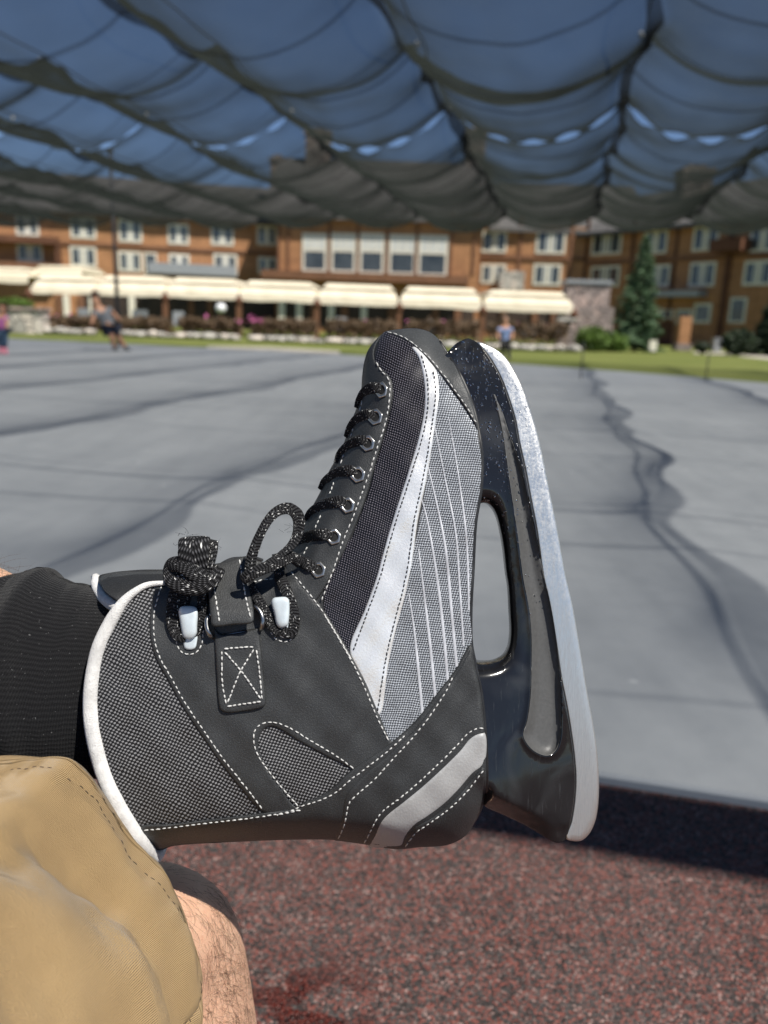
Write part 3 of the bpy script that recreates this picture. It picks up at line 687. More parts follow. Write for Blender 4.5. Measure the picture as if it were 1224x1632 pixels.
gro = sheet('holder_groove', groove, M['groove'], hol, .9, step=5, field=hold_w, edge=2, ring=(1.3,))
# --- blade
bp = blade_l + list(reversed(blade_r))
_br = resample(blade_r, 5)
V, F, bl, d = mesh2d(bp, (), 7, 4.0, (1.2, 3.0, 7)); dr = seg_dist(V, _br, False)
w = 5.0 * np.sqrt(np.clip(1 - (1 - np.clip(d / 1.6, 0, 1)) ** 2, .05, 1)) - 1.6 * (1 - np.clip(dr / 7, 0, 1))
w = np.maximum(w, .8); n = len(V); l = bl[0]
FF = [list(f) for f in F] + [[i + n for i in f][::-1] for f in F] + [[l[i], l[(i + 1) % len(l)], l[(i + 1) % len(l)] + n, l[i] + n] for i in range(len(l))]
blade = obj('blade', np.concatenate([sk(V, w), sk_back(V, w, w)]), FF, M['steel'], skate, True); recalc(blade)
tag(blade, 'bright steel blade with dried water marks')

# --- water drops on holder and blade
mb = MB()
def bead(P, w, r):
    c = sk([P], w)[0]; rows = []; nn = 7
    V_ = []; 
    for a in (0.05, .45, .85, 1.25, 1.57):
        for k in range(nn): V_.append(c + (CR * cos(2 * pi * k / nn) + CU * sin(2 * pi * k / nn)) * r * sin(a) * K + CB * (r * .55 * cos(a) * K))
    f_ = [[a * nn + k, a * nn + (k + 1) % nn, (a + 1) * nn + (k + 1) % nn, (a + 1) * nn + k] for a in range(4) for k in range(nn)]
    mb.add(V_, f_ + [list(range(nn)), [4 * nn + k for k in range(nn)][::-1]])
_hp = resample(holder_poly, 6, True); cnt = 0
while cnt < 380:
    y = 545 + 330 * rng.beta(1.1, 1.6); xb = np.interp(y, _bl[:, 1], _bl[:, 0]); x = xb - rng.uniform(2, 75)
    P = np.array([[x, y]])
    if not inside(P, _hp)[0] or inside(P, _hole)[0] or seg_dist(P, _hole)[0] < 3: continue
    bead((x, y), hold_w(P)[0], rng.uniform(.8, 1.7) if rng.random() < .85 else rng.uniform(1.7, 2.8)); cnt += 1
for k in range(46):
    y = rng.uniform(760, 985); xb = np.interp(y, _bl[:, 1], _bl[:, 0]); x = xb - abs(rng.normal(0, 14)) - 3; P = np.array([[x, y]]); bead((x, y), hold_w(P)[0] + .5, rng.uniform(.8, 2.0))
for k in range(45):
    y = 548 + 260 * rng.beta(1, 2); xb = np.interp(y, _bl[:, 1], _bl[:, 0]); xr = np.interp(y, _br[:, 1], _br[:, 0]); bead((rng.uniform(xb + 3, xr - 3), y), 4.8, rng.uniform(.6, 1.8))
tag(mb.build('water_drops', M['drop'], skate, True), kind='stuff')
# ------------------------------------------------------------------ PEOPLE
def skinmesh(name, pts, edges, rad, mat, parent=None, root=0, sub=2, loc=None, branch=.6):
    me = bpy.data.meshes.new('skin'); me.from_pydata([tuple(map(float, p)) for p in pts], edges, []); o = bpy.data.objects.new('skin', me); COL.objects.link(o)
    sm = o.modifiers.new('s', 'SKIN'); sm.branch_smoothing = branch; sm.use_smooth_shade = True
    ss = o.modifiers.new('u', 'SUBSURF'); ss.levels = sub; ss.render_levels = sub
    for i, r in enumerate(rad):
        sv = me.skin_vertices[0].data[i]; sv.radius = (r, r) if not hasattr(r, '__len__') else r; sv.use_root = (i == root)
    dg = bpy.context.evaluated_depsgraph_get(); ev = o.evaluated_get(dg); m2 = bpy.data.meshes.new_from_object(ev)
    V = np.array([v.co for v in m2.vertices]); F = [list(p.vertices) for p in m2.polygons]
    bpy.data.objects.remove(o); bpy.data.meshes.remove(me); bpy.data.meshes.remove(m2)
    return obj(name, V, F, mat, parent, True, None, loc)

def skin_mat(name, c, scale=1.0):
    b = NB(name); v = b.coord('Object'); m1 = b.noise(v, 28 * scale, 4, .6); m2 = b.noise(v, 160 * scale, 3); pores = b.vor(v, 900 * scale)
    col = b.mix(b.ramp(m1, [(.3, 0.0), (.7, 1.0)]), [c[0] * .92, c[1] * .84, c[2] * .8], [c[0] * 1.06, c[1] * 1.06, c[2] * 1.04])
    col = b.mix(b.ramp(m2, [(.58, 0.0), (.75, .35)]), col, [c[0] * .85, c[1] * .62, c[2] * .55])
    b.set(col, .5, 0, .35); b.p.inputs['Subsurface Weight'].default_value = .12; b.p.inputs['Subsurface Radius'].default_value = (.008, .003, .0015); b.p.inputs['Subsurface Scale'].default_value = 1
    b.bump(b.math('ADD', pores, b.math('MULTIPLY', m2, 1.2)), .0005, .5); return b.m
M['skin'] = skin_mat('fair_skin', (.60, .375, .26))
M['skin_far'] = skin_mat('tanned_skin', (.45, .25, .16), .1)
def knit():
    b = NB('black_knit'); v = b.coord('UV', (1, 1, 1)); sp = b.n('ShaderNodeSeparateXYZ'); b.l(v, sp.inputs[0])
    rib = b.math('SINE', b.math('ADD', b.math('MULTIPLY', sp.outputs[1], 760.0), b.math('MULTIPLY', b.noise(v, 5, 4), 22.0)))
    row = b.math('SINE', b.math('MULTIPLY', sp.outputs[0], 900.0)); nz = b.noise(b.coord('Object'), 1300, 3, .7)
    w = b.math('MULTIPLY_ADD', rib, .22, b.math('MULTIPLY_ADD', row, .2, nz)); 
    lint = b.ramp(b.noise(b.coord('Object'), 700, 1), [(.72, 0.0), (.80, 1.0)])
    b.set(b.mix(lint, b.ramp(w, [(.2, (.004, .004, .005)), (1.1, (.014, .014, .015))]), (.12, .12, .12)), .92, 0, .15)
    b.p.inputs['Sheen Weight'].default_value = .08
    b.bump(w, .0006, 1.0); return b.m
M['knit'] = knit()
def twill():
    b = NB('tan_twill'); v = b.coord('UV'); sp = b.n('ShaderNodeSeparateXYZ'); b.l(v, sp.inputs[0]); ob = b.coord('Object')
    ln = b.math('SINE', b.math('ADD', b.math('MULTIPLY', sp.outputs[0], 2 * pi / .00085), b.math('MULTIPLY', b.noise(ob, 60, 2), 4.0)))
    n1 = b.noise(ob, 25, 4); n2 = b.noise(ob, 900, 3)
    col = b.ramp(n1, [(.3, (.36, .238, .108)), (.7, (.45, .305, .143))])
    col = b.mix(b.ramp(ln, [(.1, .24), (.9, 0.0)]), col, (.27, .18, .085))
    b.set(col, .85, 0, .2); b.p.inputs['Sheen Weight'].default_value = .15
    b.bump(b.math('MULTIPLY_ADD', ln, .5, n2), .0006, 1.0); return b.m
M['twill'] = twill()
M['hair'] = simple('leg_hair', (.07, .04, .02), .45, 0, .3, 300)

def cam3(x, y, z): return CO + CR * x + CU * y + CB * z     # camera-frame metres -> world
FR = np.array([-.36, -.12, .47])
wearer = thing('person', 'seated person in tan shorts and a black sock, one ankle across the other knee', 'person', (-.42, -.15, 0))
pts = [(-.42, -.17, .47), (-.33, -.13, .475), cam3(-.225, -.315, -.25), cam3(-.172, -.258, -.445), at_depth(254, 1478, .505), at_depth(272, 1560, .515), at_depth(286, 1660, .525)]
knee = pts[4]; sh = pts[6]; dn = (sh - knee) / np.linalg.norm(sh - knee)
ank = np.array([sh[0] + .03, sh[1] + .03, .09]); pts += [sh * .5 + ank * .5 + np.array([0, .0, .0]), ank, ank + np.array([.02, .09, -.04]), ank + np.array([.04, .17, -.06])]
rad = [.15, .10, .078, .056, .0555, .0545, .0555, .052, .036, .034, .026]
edg = [(0, 1), (1, 2), (2, 3), (3, 4), (4, 5), (5, 6), (6, 7), (7, 8), (8, 9), (9, 10)]
i0 = len(pts)
pts += [np.array([-.50, -.14, .49]), np.array([-.62, .03, .60]), np.array([-.60, .24, .66]), at_depth(-420, 985, .43), at_depth(-180, 1022, .445), at_depth(-14, 1029, .45), at_depth(75, 1066, .45), at_depth(260, 1090, .45), at_depth(470, 1130, .45), at_depth(560, 960, .45), at_depth(640, 720, .45), (-.42, -.20, .66)]
rad += [.10, .08, .062, .062, .064, .051, .033, .028, .026, .024, .020, .14]
edg += [(0, i0)] + [(i0 + k, i0 + k + 1) for k in range(10)] + [(0, i0 + 11)]
body = skinmesh('body', pts, edg, rad, M['skin'], wearer, 0, 3)

# --- sock
def sock():
    NT, NS = 96, 60; Vv = []; uv = []
    top = lambda x: np.interp(x, [-120, 0, 35, 55, 70, 86, 114, 145, 220], [862, 899, 911, 905, 905, 918, 929, 934, 938])
    for j in range(NS + 4):
        for i in range(NT):
            th = 2 * pi * i / NT; xe = 36 - 140 * (1 - cos(th)) * .9
            s_ = min(j / NS, 1.0); x = 225 * (1 - s_) + xe * s_
            yc = np.interp(x, [-150, 0, 120, 225], [1035, 1052, 1072, 1080]); yt = top(max(x, -120)); ry = yc - yt
            if x < 36: ry = (yc - np.interp(x, [-250, -120, 0, 36], [848, 862, 889, 911]))
            fold = 2.6 * noise.noise(Vector((x * .022, th * 1.1, 3.3))) + 1.3 * noise.noise(Vector((x * .06, th * 2.2, 9)))
            ry += fold
            if j > NS: ry += [2.5, -2, -9, -12][j - NS - 0 if j - NS < 4 else 3] ; x += [-1, -2.5, -1, 6][min(j - NS, 3)]
            rz = ry * .98 if x > 36 else (yc - np.interp(x, [-250, -120, 0, 36], [848, 862, 889, 911])) * 1.0 + (ry - (yc - np.interp(x, [-250, -120, 0, 36], [848, 862, 889, 911]))) + 3
            y = yc - ry * cos(th) * (1 + (.17 * min(1, max(0, (x - 20) / 80)) if cos(th) < 0 else 0)); w_ = rz * (np.interp(x, [-60, 20, 60, 90, 150, 200], [1.03, 1.0, .94, .82, .68, .6])) * sin(th)
            Vv.append(CO + (CR * (x - 612) / FPX - CU * (y - 816) / FPX) * D0 - CB * (D0 - w_ * K)); uv.append((s_ * .7, th / 6.28))
    F_ = [[j * NT + i, j * NT + (i + 1) % NT, (j + 1) * NT + (i + 1) % NT, (j + 1) * NT + i] for j in range(NS + 3) for i in range(NT)]
    o = obj('sock', np.array(Vv), F_, M['knit'], wearer, True, np.array(uv)); recalc(o); return o
sock()

# --- shorts
hem = [(-150, 1260, .375), (-60, 1218, .378), (0, 1206, .380), (70, 1209, .384), (122, 1217, .390), (146, 1240, .396), (166, 1268, .403), (200, 1318, .415), (232, 1358, .426), (256, 1381, .432), (274, 1415, .438), (290, 1450, .442), (303, 1490, .444), (314, 1525, .446), (322, 1562, .446), (319, 1602, .445), (300, 1660, .446), (250, 1720, .45), (150, 1770, .455), (20, 1780, .45), (-110, 1740, .44), (-200, 1640, .42), (-240, 1500, .40), (-220, 1350, .385)]
hemR = resample([np.array(h) for h in hem], 5, True); NH = len(hemR)
hemC = np.stack([(hemR[:, 0] - 612) / FPX * hemR[:, 2], -(hemR[:, 1] - 816) / FPX * hemR[:, 2], -hemR[:, 2]], 1)
cen = hemC.mean(0); hipc = np.array([-.33, -.375, .02]); ang = np.arctan2(hemC[:, 1] - cen[1], hemC[:, 0] - cen[0])
hipC = np.stack([hipc[0] + .16 * np.cos(ang), hipc[1] + .145 * np.sin(ang), np.full(NH, hipc[2])], 1)
hlen = np.concatenate([[0], np.cumsum(np.linalg.norm(np.diff(hemC, axis=0), axis=1))])
tt_ = np.concatenate([[0, .003, .006, .009, .012, .016, .02, .025], np.linspace(.03, 1, 70) ** 1.15])
def stitch_t(u): return .040 + .006 * noise.noise(Vector((u * .05, 1, 2)))
Vc = []; uvc = []
outw = hemC - cen; outw[:, 2] = 0; outw /= np.linalg.norm(outw, axis=1)[:, None]
# the loop noise is laid along the hem, so folds run round the leg
for j, t in enumerate(tt_):
    for i in range(NH):
        p = hemC[i] * (1 - t) + hipC[i] * t
        px_ = hemR[i, 0]; py_ = hemR[i, 1]
        bul = .026 * sin(pi * min(1, t * 1.15)) ** 1.15 if t > 0 else 0
        a = i / NH * 2 * pi; q = Vector((cos(a) * 1.3, sin(a) * 1.3, t * 13)); q2 = Vector((cos(a) * 2.2 + 5, sin(a) * 2.2, t * 38 + sin(a * 2) * 2))
        env = min(1, t / .05)
        f = env * (.018 * noise.noise(q) + .0042 * noise.noise(q2) + .0012 * noise.noise(Vector((cos(a) * 9, sin(a) * 9, t * 60))))
        # turned hem: a slight ridge, then the stitched groove
        st = stitch_t(i); rid = .0022 * math.exp(-((t - st * .45) / (st * .4)) ** 2) - .0018 * math.exp(-((t - st) / .005) ** 2)
        puck = .0004 * sin(i * .9 + 3 * noise.noise(Vector((i * .1, 0, 0)))) * math.exp(-((t - st) / .015) ** 2)
        # the pinch low on the hem
        pin_ = -.012 * math.exp(-((py_ - 1545 - 500 * t) / 26) ** 2) * math.exp(-((t - .075) / .06) ** 2) * (px_ > 200)
        cr_ = 0
        for tc, ph, am, wd2 in ((.105, .4, .0042, .016), (.19, 2.1, .0050, .022), (.29, 3.6, .0055, .03), (.075, 5.0, .0026, .010)):
            cc = tc + .028 * sin(2 * a + ph) + .012 * sin(5 * a + ph * 2); dd = (t - cc) / wd2
            cr_ -= 1.5 * am * math.exp(-dd * dd) * max(0, .35 + .9 * noise.noise(Vector((cos(a) * 1.6, sin(a) * 1.6, tc * 31))))
            cr_ += am * 1.0 * math.exp(-(dd - 1.8) ** 2) * max(0, .35 + .9 * noise.noise(Vector((cos(a) * 1.6, sin(a) * 1.6, tc * 31))))
        p = p + outw[i] * (bul + f + rid + puck + pin_ + cr_)
        Vc.append(cam3(*p)); uvc.append((hlen[i] * (1 + .25 * t), t * .5))
m_ = len(tt_)
# thickness: fold the hem inside
for i in range(NH):
    p = hemC[i] - outw[i] * .0022; Vc.append(cam3(*p)); uvc.append((hlen[i], 0))
for i in range(NH):
    p = hemC[i] * .985 + hipC[i] * .015 - outw[i] * .003; Vc.append(cam3(*p)); uvc.append((hlen[i], .01))
Fc = [[j * NH + i, j * NH + (i + 1) % NH, (j + 1) * NH + (i + 1) % NH, (j + 1) * NH + i] for j in range(m_ - 1) for i in range(NH)]
Fc += [[i, (i + 1) % NH, m_ * NH + (i + 1) % NH, m_ * NH + i] for i in range(NH)] + [[m_ * NH + i, m_ * NH + (i + 1) % NH, (m_ + 1) * NH + (i + 1) % NH, (m_ + 1) * NH + i] for i in range(NH)]
shorts = obj('shorts', np.array(Vc), Fc, M['twill'], wearer, True, np.array(uvc)); recalc(shorts)
CL = np.array(Vc[:m_ * NH]).reshape(m_, NH, 3)
def cloth_pt(u, t):
    i = int(u) % NH; i2 = (i + 1) % NH; f = u - int(u); j = int(np.searchsorted(tt_, t)) ; j = max(1, min(j, m_ - 1)); g = (t - tt_[j - 1]) / (tt_[j] - tt_[j - 1])
    a = CL[j - 1, i] * (1 - f) + CL[j - 1, i2] * f; b_ = CL[j, i] * (1 - f) + CL[j, i2] * f; return a * (1 - g) + b_ * g
mb = MB(); u = 0.0
while u < NH - 2.4:
    P = [cloth_pt(u + d_, stitch_t(u + d_)) for d_ in (0, .5, 1.0, 1.45)]; nrm = cam3(*(outw[int(u) % NH])) - CO + CB * .6; nrm /= np.linalg.norm(nrm)
    if rng.random() > .08: mb.tube([p + nrm * h for p, h in zip(P, (-.0004, .0003, .0003, -.0004))], .00026, 5)
    u += 2.15
mb.build('stitching', M['thread_brown'], shorts, True)

# --- hair on the shin and above the sock
bm = bmesh.new(); bm.from_mesh(body.data); bvh = BVHTree.FromBMesh(bm); bm.free(); ORG = Vector(_origin(body).tolist())
mb = MB()
def hairs(n, xr, yr, dep, lmin, lmax, flow, spread):
    c = 0; tries = 0
    while c < n and tries < n * 30:
        tries += 1
        px_, py_ = rng.uniform(*xr), rng.uniform(*yr); r = ray(px_, py_); r = r / np.linalg.norm(r)
        h = bvh.ray_cast(Vector(CO.tolist()) - ORG, Vector(r.tolist()))
        if h[0] is None or not (dep[0] < h[3] < dep[1]): continue
        p = np.array(h[0] + ORG); nn = np.array(h[1]); fl = flow + rng.normal(0, spread, 3); fl = fl - nn * fl.dot(nn); fl /= np.linalg.norm(fl) + 1e-9
        L = rng.uniform(lmin, lmax); lift = rng.uniform(.15, .75); cur = rng.normal(0, .35); sd = np.cross(nn, fl)
        P = [p + (fl * t + nn * (lift * t * (1 - .45 * t)) + sd * cur * t * t) * L for t in (0, .25, .5, .75, 1)]
        mb.tube(P, [.00007, .000065, .00006, .00005, .00002], 4, False); c += 1
hairs(330, (255, 402), (1345, 1632), (.40, .75), .006, .017, CR * .5 - CU * .8 + CB * .1, .35)
hairs(240, (330, 402), (1350, 1632), (.40, .75), .008, .020, CR * .9 - CU * .4, .4)
hairs(90, (-30, 45), (880, 960), (.35, .7), .010, .026, CR * .8 + CU * .35, .45)
tag(mb.build('leg_hair', M['hair'], wearer, True), kind='stuff')

# --- figures on and beyond the rink
def figure(label, dist, J, R, shirt, pants, shoe, hairc, group=None, shirt_arms=True, short_legs=False, hair_long=False):
    """J: joints in photo pixels with an offset towards the viewer, stood at the given distance"""
    P = {k: on_y(x, y, dist - z) for k, (x, y, z) in J.items()}
    base = (P['foot_l'] + P['foot_r']) / 2; t = thing('person', label, 'person', (base[0], base[1], 0), group)
    names = ['pelvis', 'waist', 'chest', 'neck', 'head', 'crown', 'sh_l', 'el_l', 'ha_l', 'sh_r', 'el_r', 'ha_r', 'hip_l', 'kn_l', 'an_l', 'foot_l', 'hip_r', 'kn_r', 'an_r', 'foot_r']
    ix = {k: i for i, k in enumerate(names)}
    E_ = [('pelvis', 'waist'), ('waist', 'chest'), ('chest', 'neck'), ('neck', 'head'), ('head', 'crown'), ('chest', 'sh_l'), ('sh_l', 'el_l'), ('el_l', 'ha_l'), ('chest', 'sh_r'), ('sh_r', 'el_r'), ('el_r', 'ha_r'), ('pelvis', 'hip_l'), ('hip_l', 'kn_l'), ('kn_l', 'an_l'), ('an_l', 'foot_l'), ('pelvis', 'hip_r'), ('hip_r', 'kn_r'), ('kn_r', 'an_r'), ('an_r', 'foot_r')]
    rr = dict(pelvis=.13, waist=.115, chest=.14, neck=.055, head=.085, crown=.07, sh_l=.06, el_l=.043, ha_l=.035, sh_r=.06, el_r=.043, ha_r=.035, hip_l=.085, kn_l=.06, an_l=.042, foot_l=.035, hip_r=.085, kn_r=.06, an_r=.042, foot_r=.035)
    rr = {k: v * R for k, v in rr.items()}
    skinmesh('body', [P[k] for k in names], [(ix[a], ix[b]) for a, b in E_], [rr[k] for k in names], M['skin_far'], t, 0, 2)
    def part(nm, keys, edges, grow, mat, cut=None):
        k2 = list(keys); pts_ = [P[k] for k in k2]; rad_ = [rr[k] * grow + .008 for k in k2]
        if cut:
            for a, b, f in cut: 
                pts_[k2.index(b)] = P[a] * (1 - f) + P[b] * f; rad_[k2.index(b)] = rr[a] * grow * (1 - f) + rr[b] * grow * f + .02
        skinmesh(nm, pts_, [(k2.index(a), k2.index(b)) for a, b in edges], rad_, mat, t, 0, 2)
    part('shirt', ['waist', 'pelvis', 'chest', 'sh_l', 'el_l', 'sh_r', 'el_r'], [('waist', 'pelvis'), ('waist', 'chest'), ('chest', 'sh_l'), ('sh_l', 'el_l'), ('chest', 'sh_r'), ('sh_r', 'el_r')], 1.24, shirt, [('sh_l', 'el_l', .7), ('sh_r', 'el_r', .7)])
    if short_legs: part('shorts', ['pelvis', 'hip_l', 'kn_l', 'hip_r', 'kn_r'], [('pelvis', 'hip_l'), ('hip_l', 'kn_l'), ('pelvis', 'hip_r'), ('hip_r', 'kn_r')], 1.14, pants, [('hip_l', 'kn_l', .75), ('hip_r', 'kn_r', .75)])
    else: part('trousers', ['pelvis', 'hip_l', 'kn_l', 'an_l', 'hip_r', 'kn_r', 'an_r'], [('pelvis', 'hip_l'), ('hip_l', 'kn_l'), ('kn_l', 'an_l'), ('pelvis', 'hip_r'), ('hip_r', 'kn_r'), ('kn_r', 'an_r')], 1.14, pants)
    for s_ in 'lr':
        a, f = P['an_' + s_], P['foot_' + s_]; d_ = (f - a)
        skinmesh('skate_boot', [a + (a - f) * .25, a, a + d_ * .7 + np.array([0, 0, .005]), f + d_ * .35], [(0, 1), (1, 2), (2, 3)], [rr['an_l'] * 1.35, rr['an_l'] * 1.3, rr['an_l'] * 1.25, rr['an_l'] * 1.0], shoe, t, 0, 2)
    up = P['crown'] - P['head']; hd = P['head'] * .45 + P['crown'] * .55 - np.array([0, 1, 0]) * -.02
    hp_ = [hd, hd + up * .35, hd - up * (.9 if hair_long else .2) + np.array([0, .05 * R, 0]), hd - up * (2.2 if hair_long else .5) + np.array([0, .07 * R, 0])]
    skinmesh('hair', hp_, [(0, 1), (0, 2), (2, 3)], [rr['head'] * 1.2, rr['head'] * .9, rr['head'] * 1.05, rr['head'] * .6], hairc, t, 0, 2)
    # nose and ears make the head a head
    mbn = MB(); fdir = np.array([0, -1., 0]); hc = P['head'] * .8 + P['crown'] * .2
    mbn.tube([hc + fdir * rr['head'] * .9 + up * .15, hc + fdir * rr['head'] * 1.2 - up * .12, hc + fdir * rr['head'] * .95 - up * .2], [.008 * R, .016 * R, .01 * R], 6); mbn.build('nose', M['skin_far'], t, True)
    return t
cl = lambda n, c: simple(n, c, .85, 0, .2, 12)
figure('skater in grey shirt and dark shorts leaning forward across the rink', 18.1,
       dict(pelvis=(176, 519, 0), waist=(170, 510, 0), chest=(161, 496, 0), neck=(156, 488, 0), head=(153, 480, .02), crown=(150, 472, .02), sh_l=(154, 497, .1), el_l=(148, 508, .2), ha_l=(146, 519, .25), sh_r=(172, 491, -.1), el_r=(182, 501, -.15), ha_r=(191, 511, -.15), hip_l=(175, 524, .08), kn_l=(179, 540, .1), an_l=(183, 555, .05), foot_l=(188, 560, .1), hip_r=(179, 524, -.08), kn_r=(191, 540, -.1), an_r=(200, 554, -.1), foot_r=(207, 560, -.1)), 1.1,
       cl('grey_shirt', (.15, .16, .175)), cl('navy_shorts', (.02, .025, .045)), cl('dark_skates', (.06, .065, .07)), cl('dark_hair', (.03, .022, .018)), None, True, True)
figure('small child in magenta top and jeans at the left edge of the rink', 15.3,
       dict(pelvis=(3, 524, 0), waist=(3, 517, 0), chest=(3, 506, 0), neck=(4, 499, 0), head=(4, 493, .02), crown=(4, 485, .02), sh_l=(-4, 505, .05), el_l=(-7, 515, .1), ha_l=(-9, 525, .12), sh_r=(9, 505, -.02), el_r=(11, 515, .05), ha_r=(10, 525, .1), hip_l=(0, 527, 0), kn_l=(0, 541, .03), an_l=(1, 555, 0), foot_l=(2, 564, .1), hip_r=(7, 527, 0), kn_r=(8, 541, .03), an_r=(8, 555, 0), foot_r=(10, 564, .1)), .75,
       cl('magenta_top', (.38, .12, .30)), cl('blue_jeans', (.045, .085, .14)), cl('pink_skates', (.50, .16, .22)), cl('auburn_hair', (.09, .035, .025)), None, True, False, True)
figure('person in a blue shirt and dark trousers on the lawn behind the skate blade', 22.0,
       dict(pelvis=(805, 541, 0), waist=(805, 534, 0), chest=(805, 524, 0), neck=(805, 516, 0), head=(805, 511, .03), crown=(805, 504, .03), sh_l=(796, 523, .05), el_l=(793, 533, .1), ha_l=(795, 542, .2), sh_r=(814, 523, .05), el_r=(817, 533, .1), ha_r=(815, 542, .2), hip_l=(801, 544, 0), kn_l=(801, 556, 0), an_l=(801, 567, 0), foot_l=(800, 571, .15), hip_r=(809, 544, 0), kn_r=(810, 556, 0), an_r=(811, 567, 0), foot_r=(812, 571, .15)), .95,
       cl('blue_shirt', (.17, .24, .42)), cl('black_trousers', (.02, .02, .025)), cl('black_shoes', (.03, .03, .03)), cl('grey_hair', (.2, .19, .18)))
# ------------------------------------------------------------------ GROUND
CA = radians(12.5); EU = np.array([sin(CA), cos(CA), 0]); EV = np.array([cos(CA), -sin(CA), 0])
def UV3(u, v, z=0.0): return EU * u + EV * v + np.array([0, 0, z])
def uvof(p): return float(EU @ p), float(EV @ p)

def rubber():
    b = NB('red_black_rubber_crumb'); v = b.coord('Object')
    wob = b.n('ShaderNodeTexNoise'); b.l(v, wob.inputs['Vector']); wob.inputs['Scale'].default_value = 260; wob.inputs['Detail'].default_value = 2
    mx = b.n('ShaderNodeVectorMath', operation='MULTIPLY_ADD'); b.l(wob.outputs['Color'], mx.inputs[0]); mx.inputs[1].default_value = (.0014, .0014, .0014); b.l(v, mx.inputs[2]); q = mx.outputs[0]
    cell = b.vor(q, 290, 'F1', 'Color'); dist = b.vor(q, 290, 'F1', 'Distance'); sp = b.n('ShaderNodeSeparateColor'); b.l(cell, sp.inputs[0])
    clump = b.noise(v, 26, 4, .6); big = b.noise(v, 4, 4, .65)
    sel = b.math('ADD', b.math('MULTIPLY', sp.outputs[0], .95), b.math('MULTIPLY', b.math('SUBTRACT', clump, .5), .45))
    col = b.ramp(sel, [(.0, (.026, .017, .015)), (.30, (.058, .05, .047)), (.46, (.095, .085, .08)), (.54, (.17, .052, .04)), (.74, (.27, .09, .07)), (.86, (.13, .095, .085)), (.95, (.38, .25, .22))])
    dust = b.ramp(big, [(.35, 0.0), (.75, .16)]); col = b.mix(dust, col, (.2, .17, .16))
    # shadow near the seat, painted into the colour as dark red patches
    shade_noise = b.noise(b.coord('Object', (1, 1.5, 1)), 16, 3, .6, .4); mk = b.n('ShaderNodeSeparateXYZ'); b.l(v, mk.inputs[0])
    d_ = b.n('ShaderNodeVectorMath', operation='DISTANCE'); b.l(v, d_.inputs[0]); shade_pt = on_z(480, 1628); d_.inputs[1].default_value = (shade_pt[0], shade_pt[1], 0)
    wm = b.math('MULTIPLY', b.ramp(d_.outputs['Value'], [(.05, 1.0), (.13, 0.0)]), b.ramp(shade_noise, [(.47, 0.0), (.51, 1.0)]))
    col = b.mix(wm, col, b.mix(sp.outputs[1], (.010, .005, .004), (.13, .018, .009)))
    col = b.mix(b.ramp(dist, [(.0015, 0.0), (.0030, .75)]) if False else b.ramp(dist, [(.55, 0.0), (.9, .8)]), col, (.012, .011, .011))
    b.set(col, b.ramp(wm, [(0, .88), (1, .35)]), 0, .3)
    h = b.math('ADD', b.math('MULTIPLY', dist, -1.0), b.math('MULTIPLY', sp.outputs[2], .6)); b.bump(h, .0035, 1.0); return b.m
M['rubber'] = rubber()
def rinkmat():
    b = NB('grey_rink_surface'); v = b.coord('Object', (1, 1, 1), (0, 0, CA)); n1 = b.noise(v, .7, 5, .6); n2 = b.noise(v, 9, 5, .65); n3 = b.noise(b.coord('Object', (1, .12, 1), (0, 0, CA)), 7, 4, .6)
    f = b.math('MULTIPLY_ADD', n3, .35, b.math('MULTIPLY_ADD', n2, .25, b.math('MULTIPLY', n1, .5)))
    col = b.ramp(f, [(.36, (.235, .25, .262)), (.66, (.31, .325, .335))])
    sp = b.vor(v, 3.2); spot = b.ramp(sp, [(.03, 1.0), (.06, 0.0)]); col = b.mix(b.math('MULTIPLY', spot, .5), col, (.6, .6, .6))
    # seams between the tiles of the floor
    s3 = b.n('ShaderNodeSeparateXYZ'); b.l(v, s3.inputs[0])
    b.set(col, b.ramp(n2, [(.3, .5), (.7, .68)]), 0, .35); b.bump(b.math('ADD', n2, b.math('MULTIPLY', b.noise(v, 90, 3), .3)), .002, .5); return b.m
M['rink'] = rinkmat()
def grassmat():
    b = NB('lawn_grass'); v = b.coord('Object'); n1 = b.noise(v, .35, 4, .6); n2 = b.noise(v, 14, 4, .7)
    f = b.math('MULTIPLY_ADD', n2, .5, b.math('MULTIPLY', n1, .5)); b.set(b.ramp(f, [(.3, (.08, .105, .022)), (.52, (.145, .165, .04)), (.72, (.25, .235, .085))]), .9, 0, .2); b.bump(n2, .03, .7); return b.m
M['grass'] = grassmat()
M['gravel'] = simple('pale_gravel', (.42, .38, .31), .9, 0, .25, 20, .01)

g = obj('ground', [(-300, -60, -.02), (300, -60, -.02), (300, 400, -.02), (-300, 400, -.02)], [[0, 1, 2, 3]], simple('dry_earth', (.16, .13, .09), .95, 0, .3, .6)); tag(g, kind='structure')
q = [UV3(-6, -14), UV3(-6, 9), UV3(1.75, 9), UV3(1.75, -14)]
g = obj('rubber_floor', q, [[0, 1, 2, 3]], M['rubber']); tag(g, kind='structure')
lawn_e = [(-60, 12), (30, 12), (40, 60), (-60, 66)]
g = obj('lawn', [(x, y, -.008) for x, y in lawn_e], [[0, 1, 2, 3]], M['grass']); tag(g, kind='structure')
redge = [(-34, 1.385), (15, 1.385), (15, 6), (9.2, 10.7), (3.7, 15.45), (1.2, 17.35), (-1, 18.55), (-7, 19.8), (-16.5, 20.4), (-34, 20.9)]
n = len(redge); top = [UV3(u, v, .022) for v, u in redge]; cham = [UV3(u + (.006 if i < 2 else 0), v, .022) for i, (v, u) in enumerate(redge)]; low = [UV3(u, v, .015) for v, u in redge]; bot = [UV3(u, v, -.004) for v, u in redge]
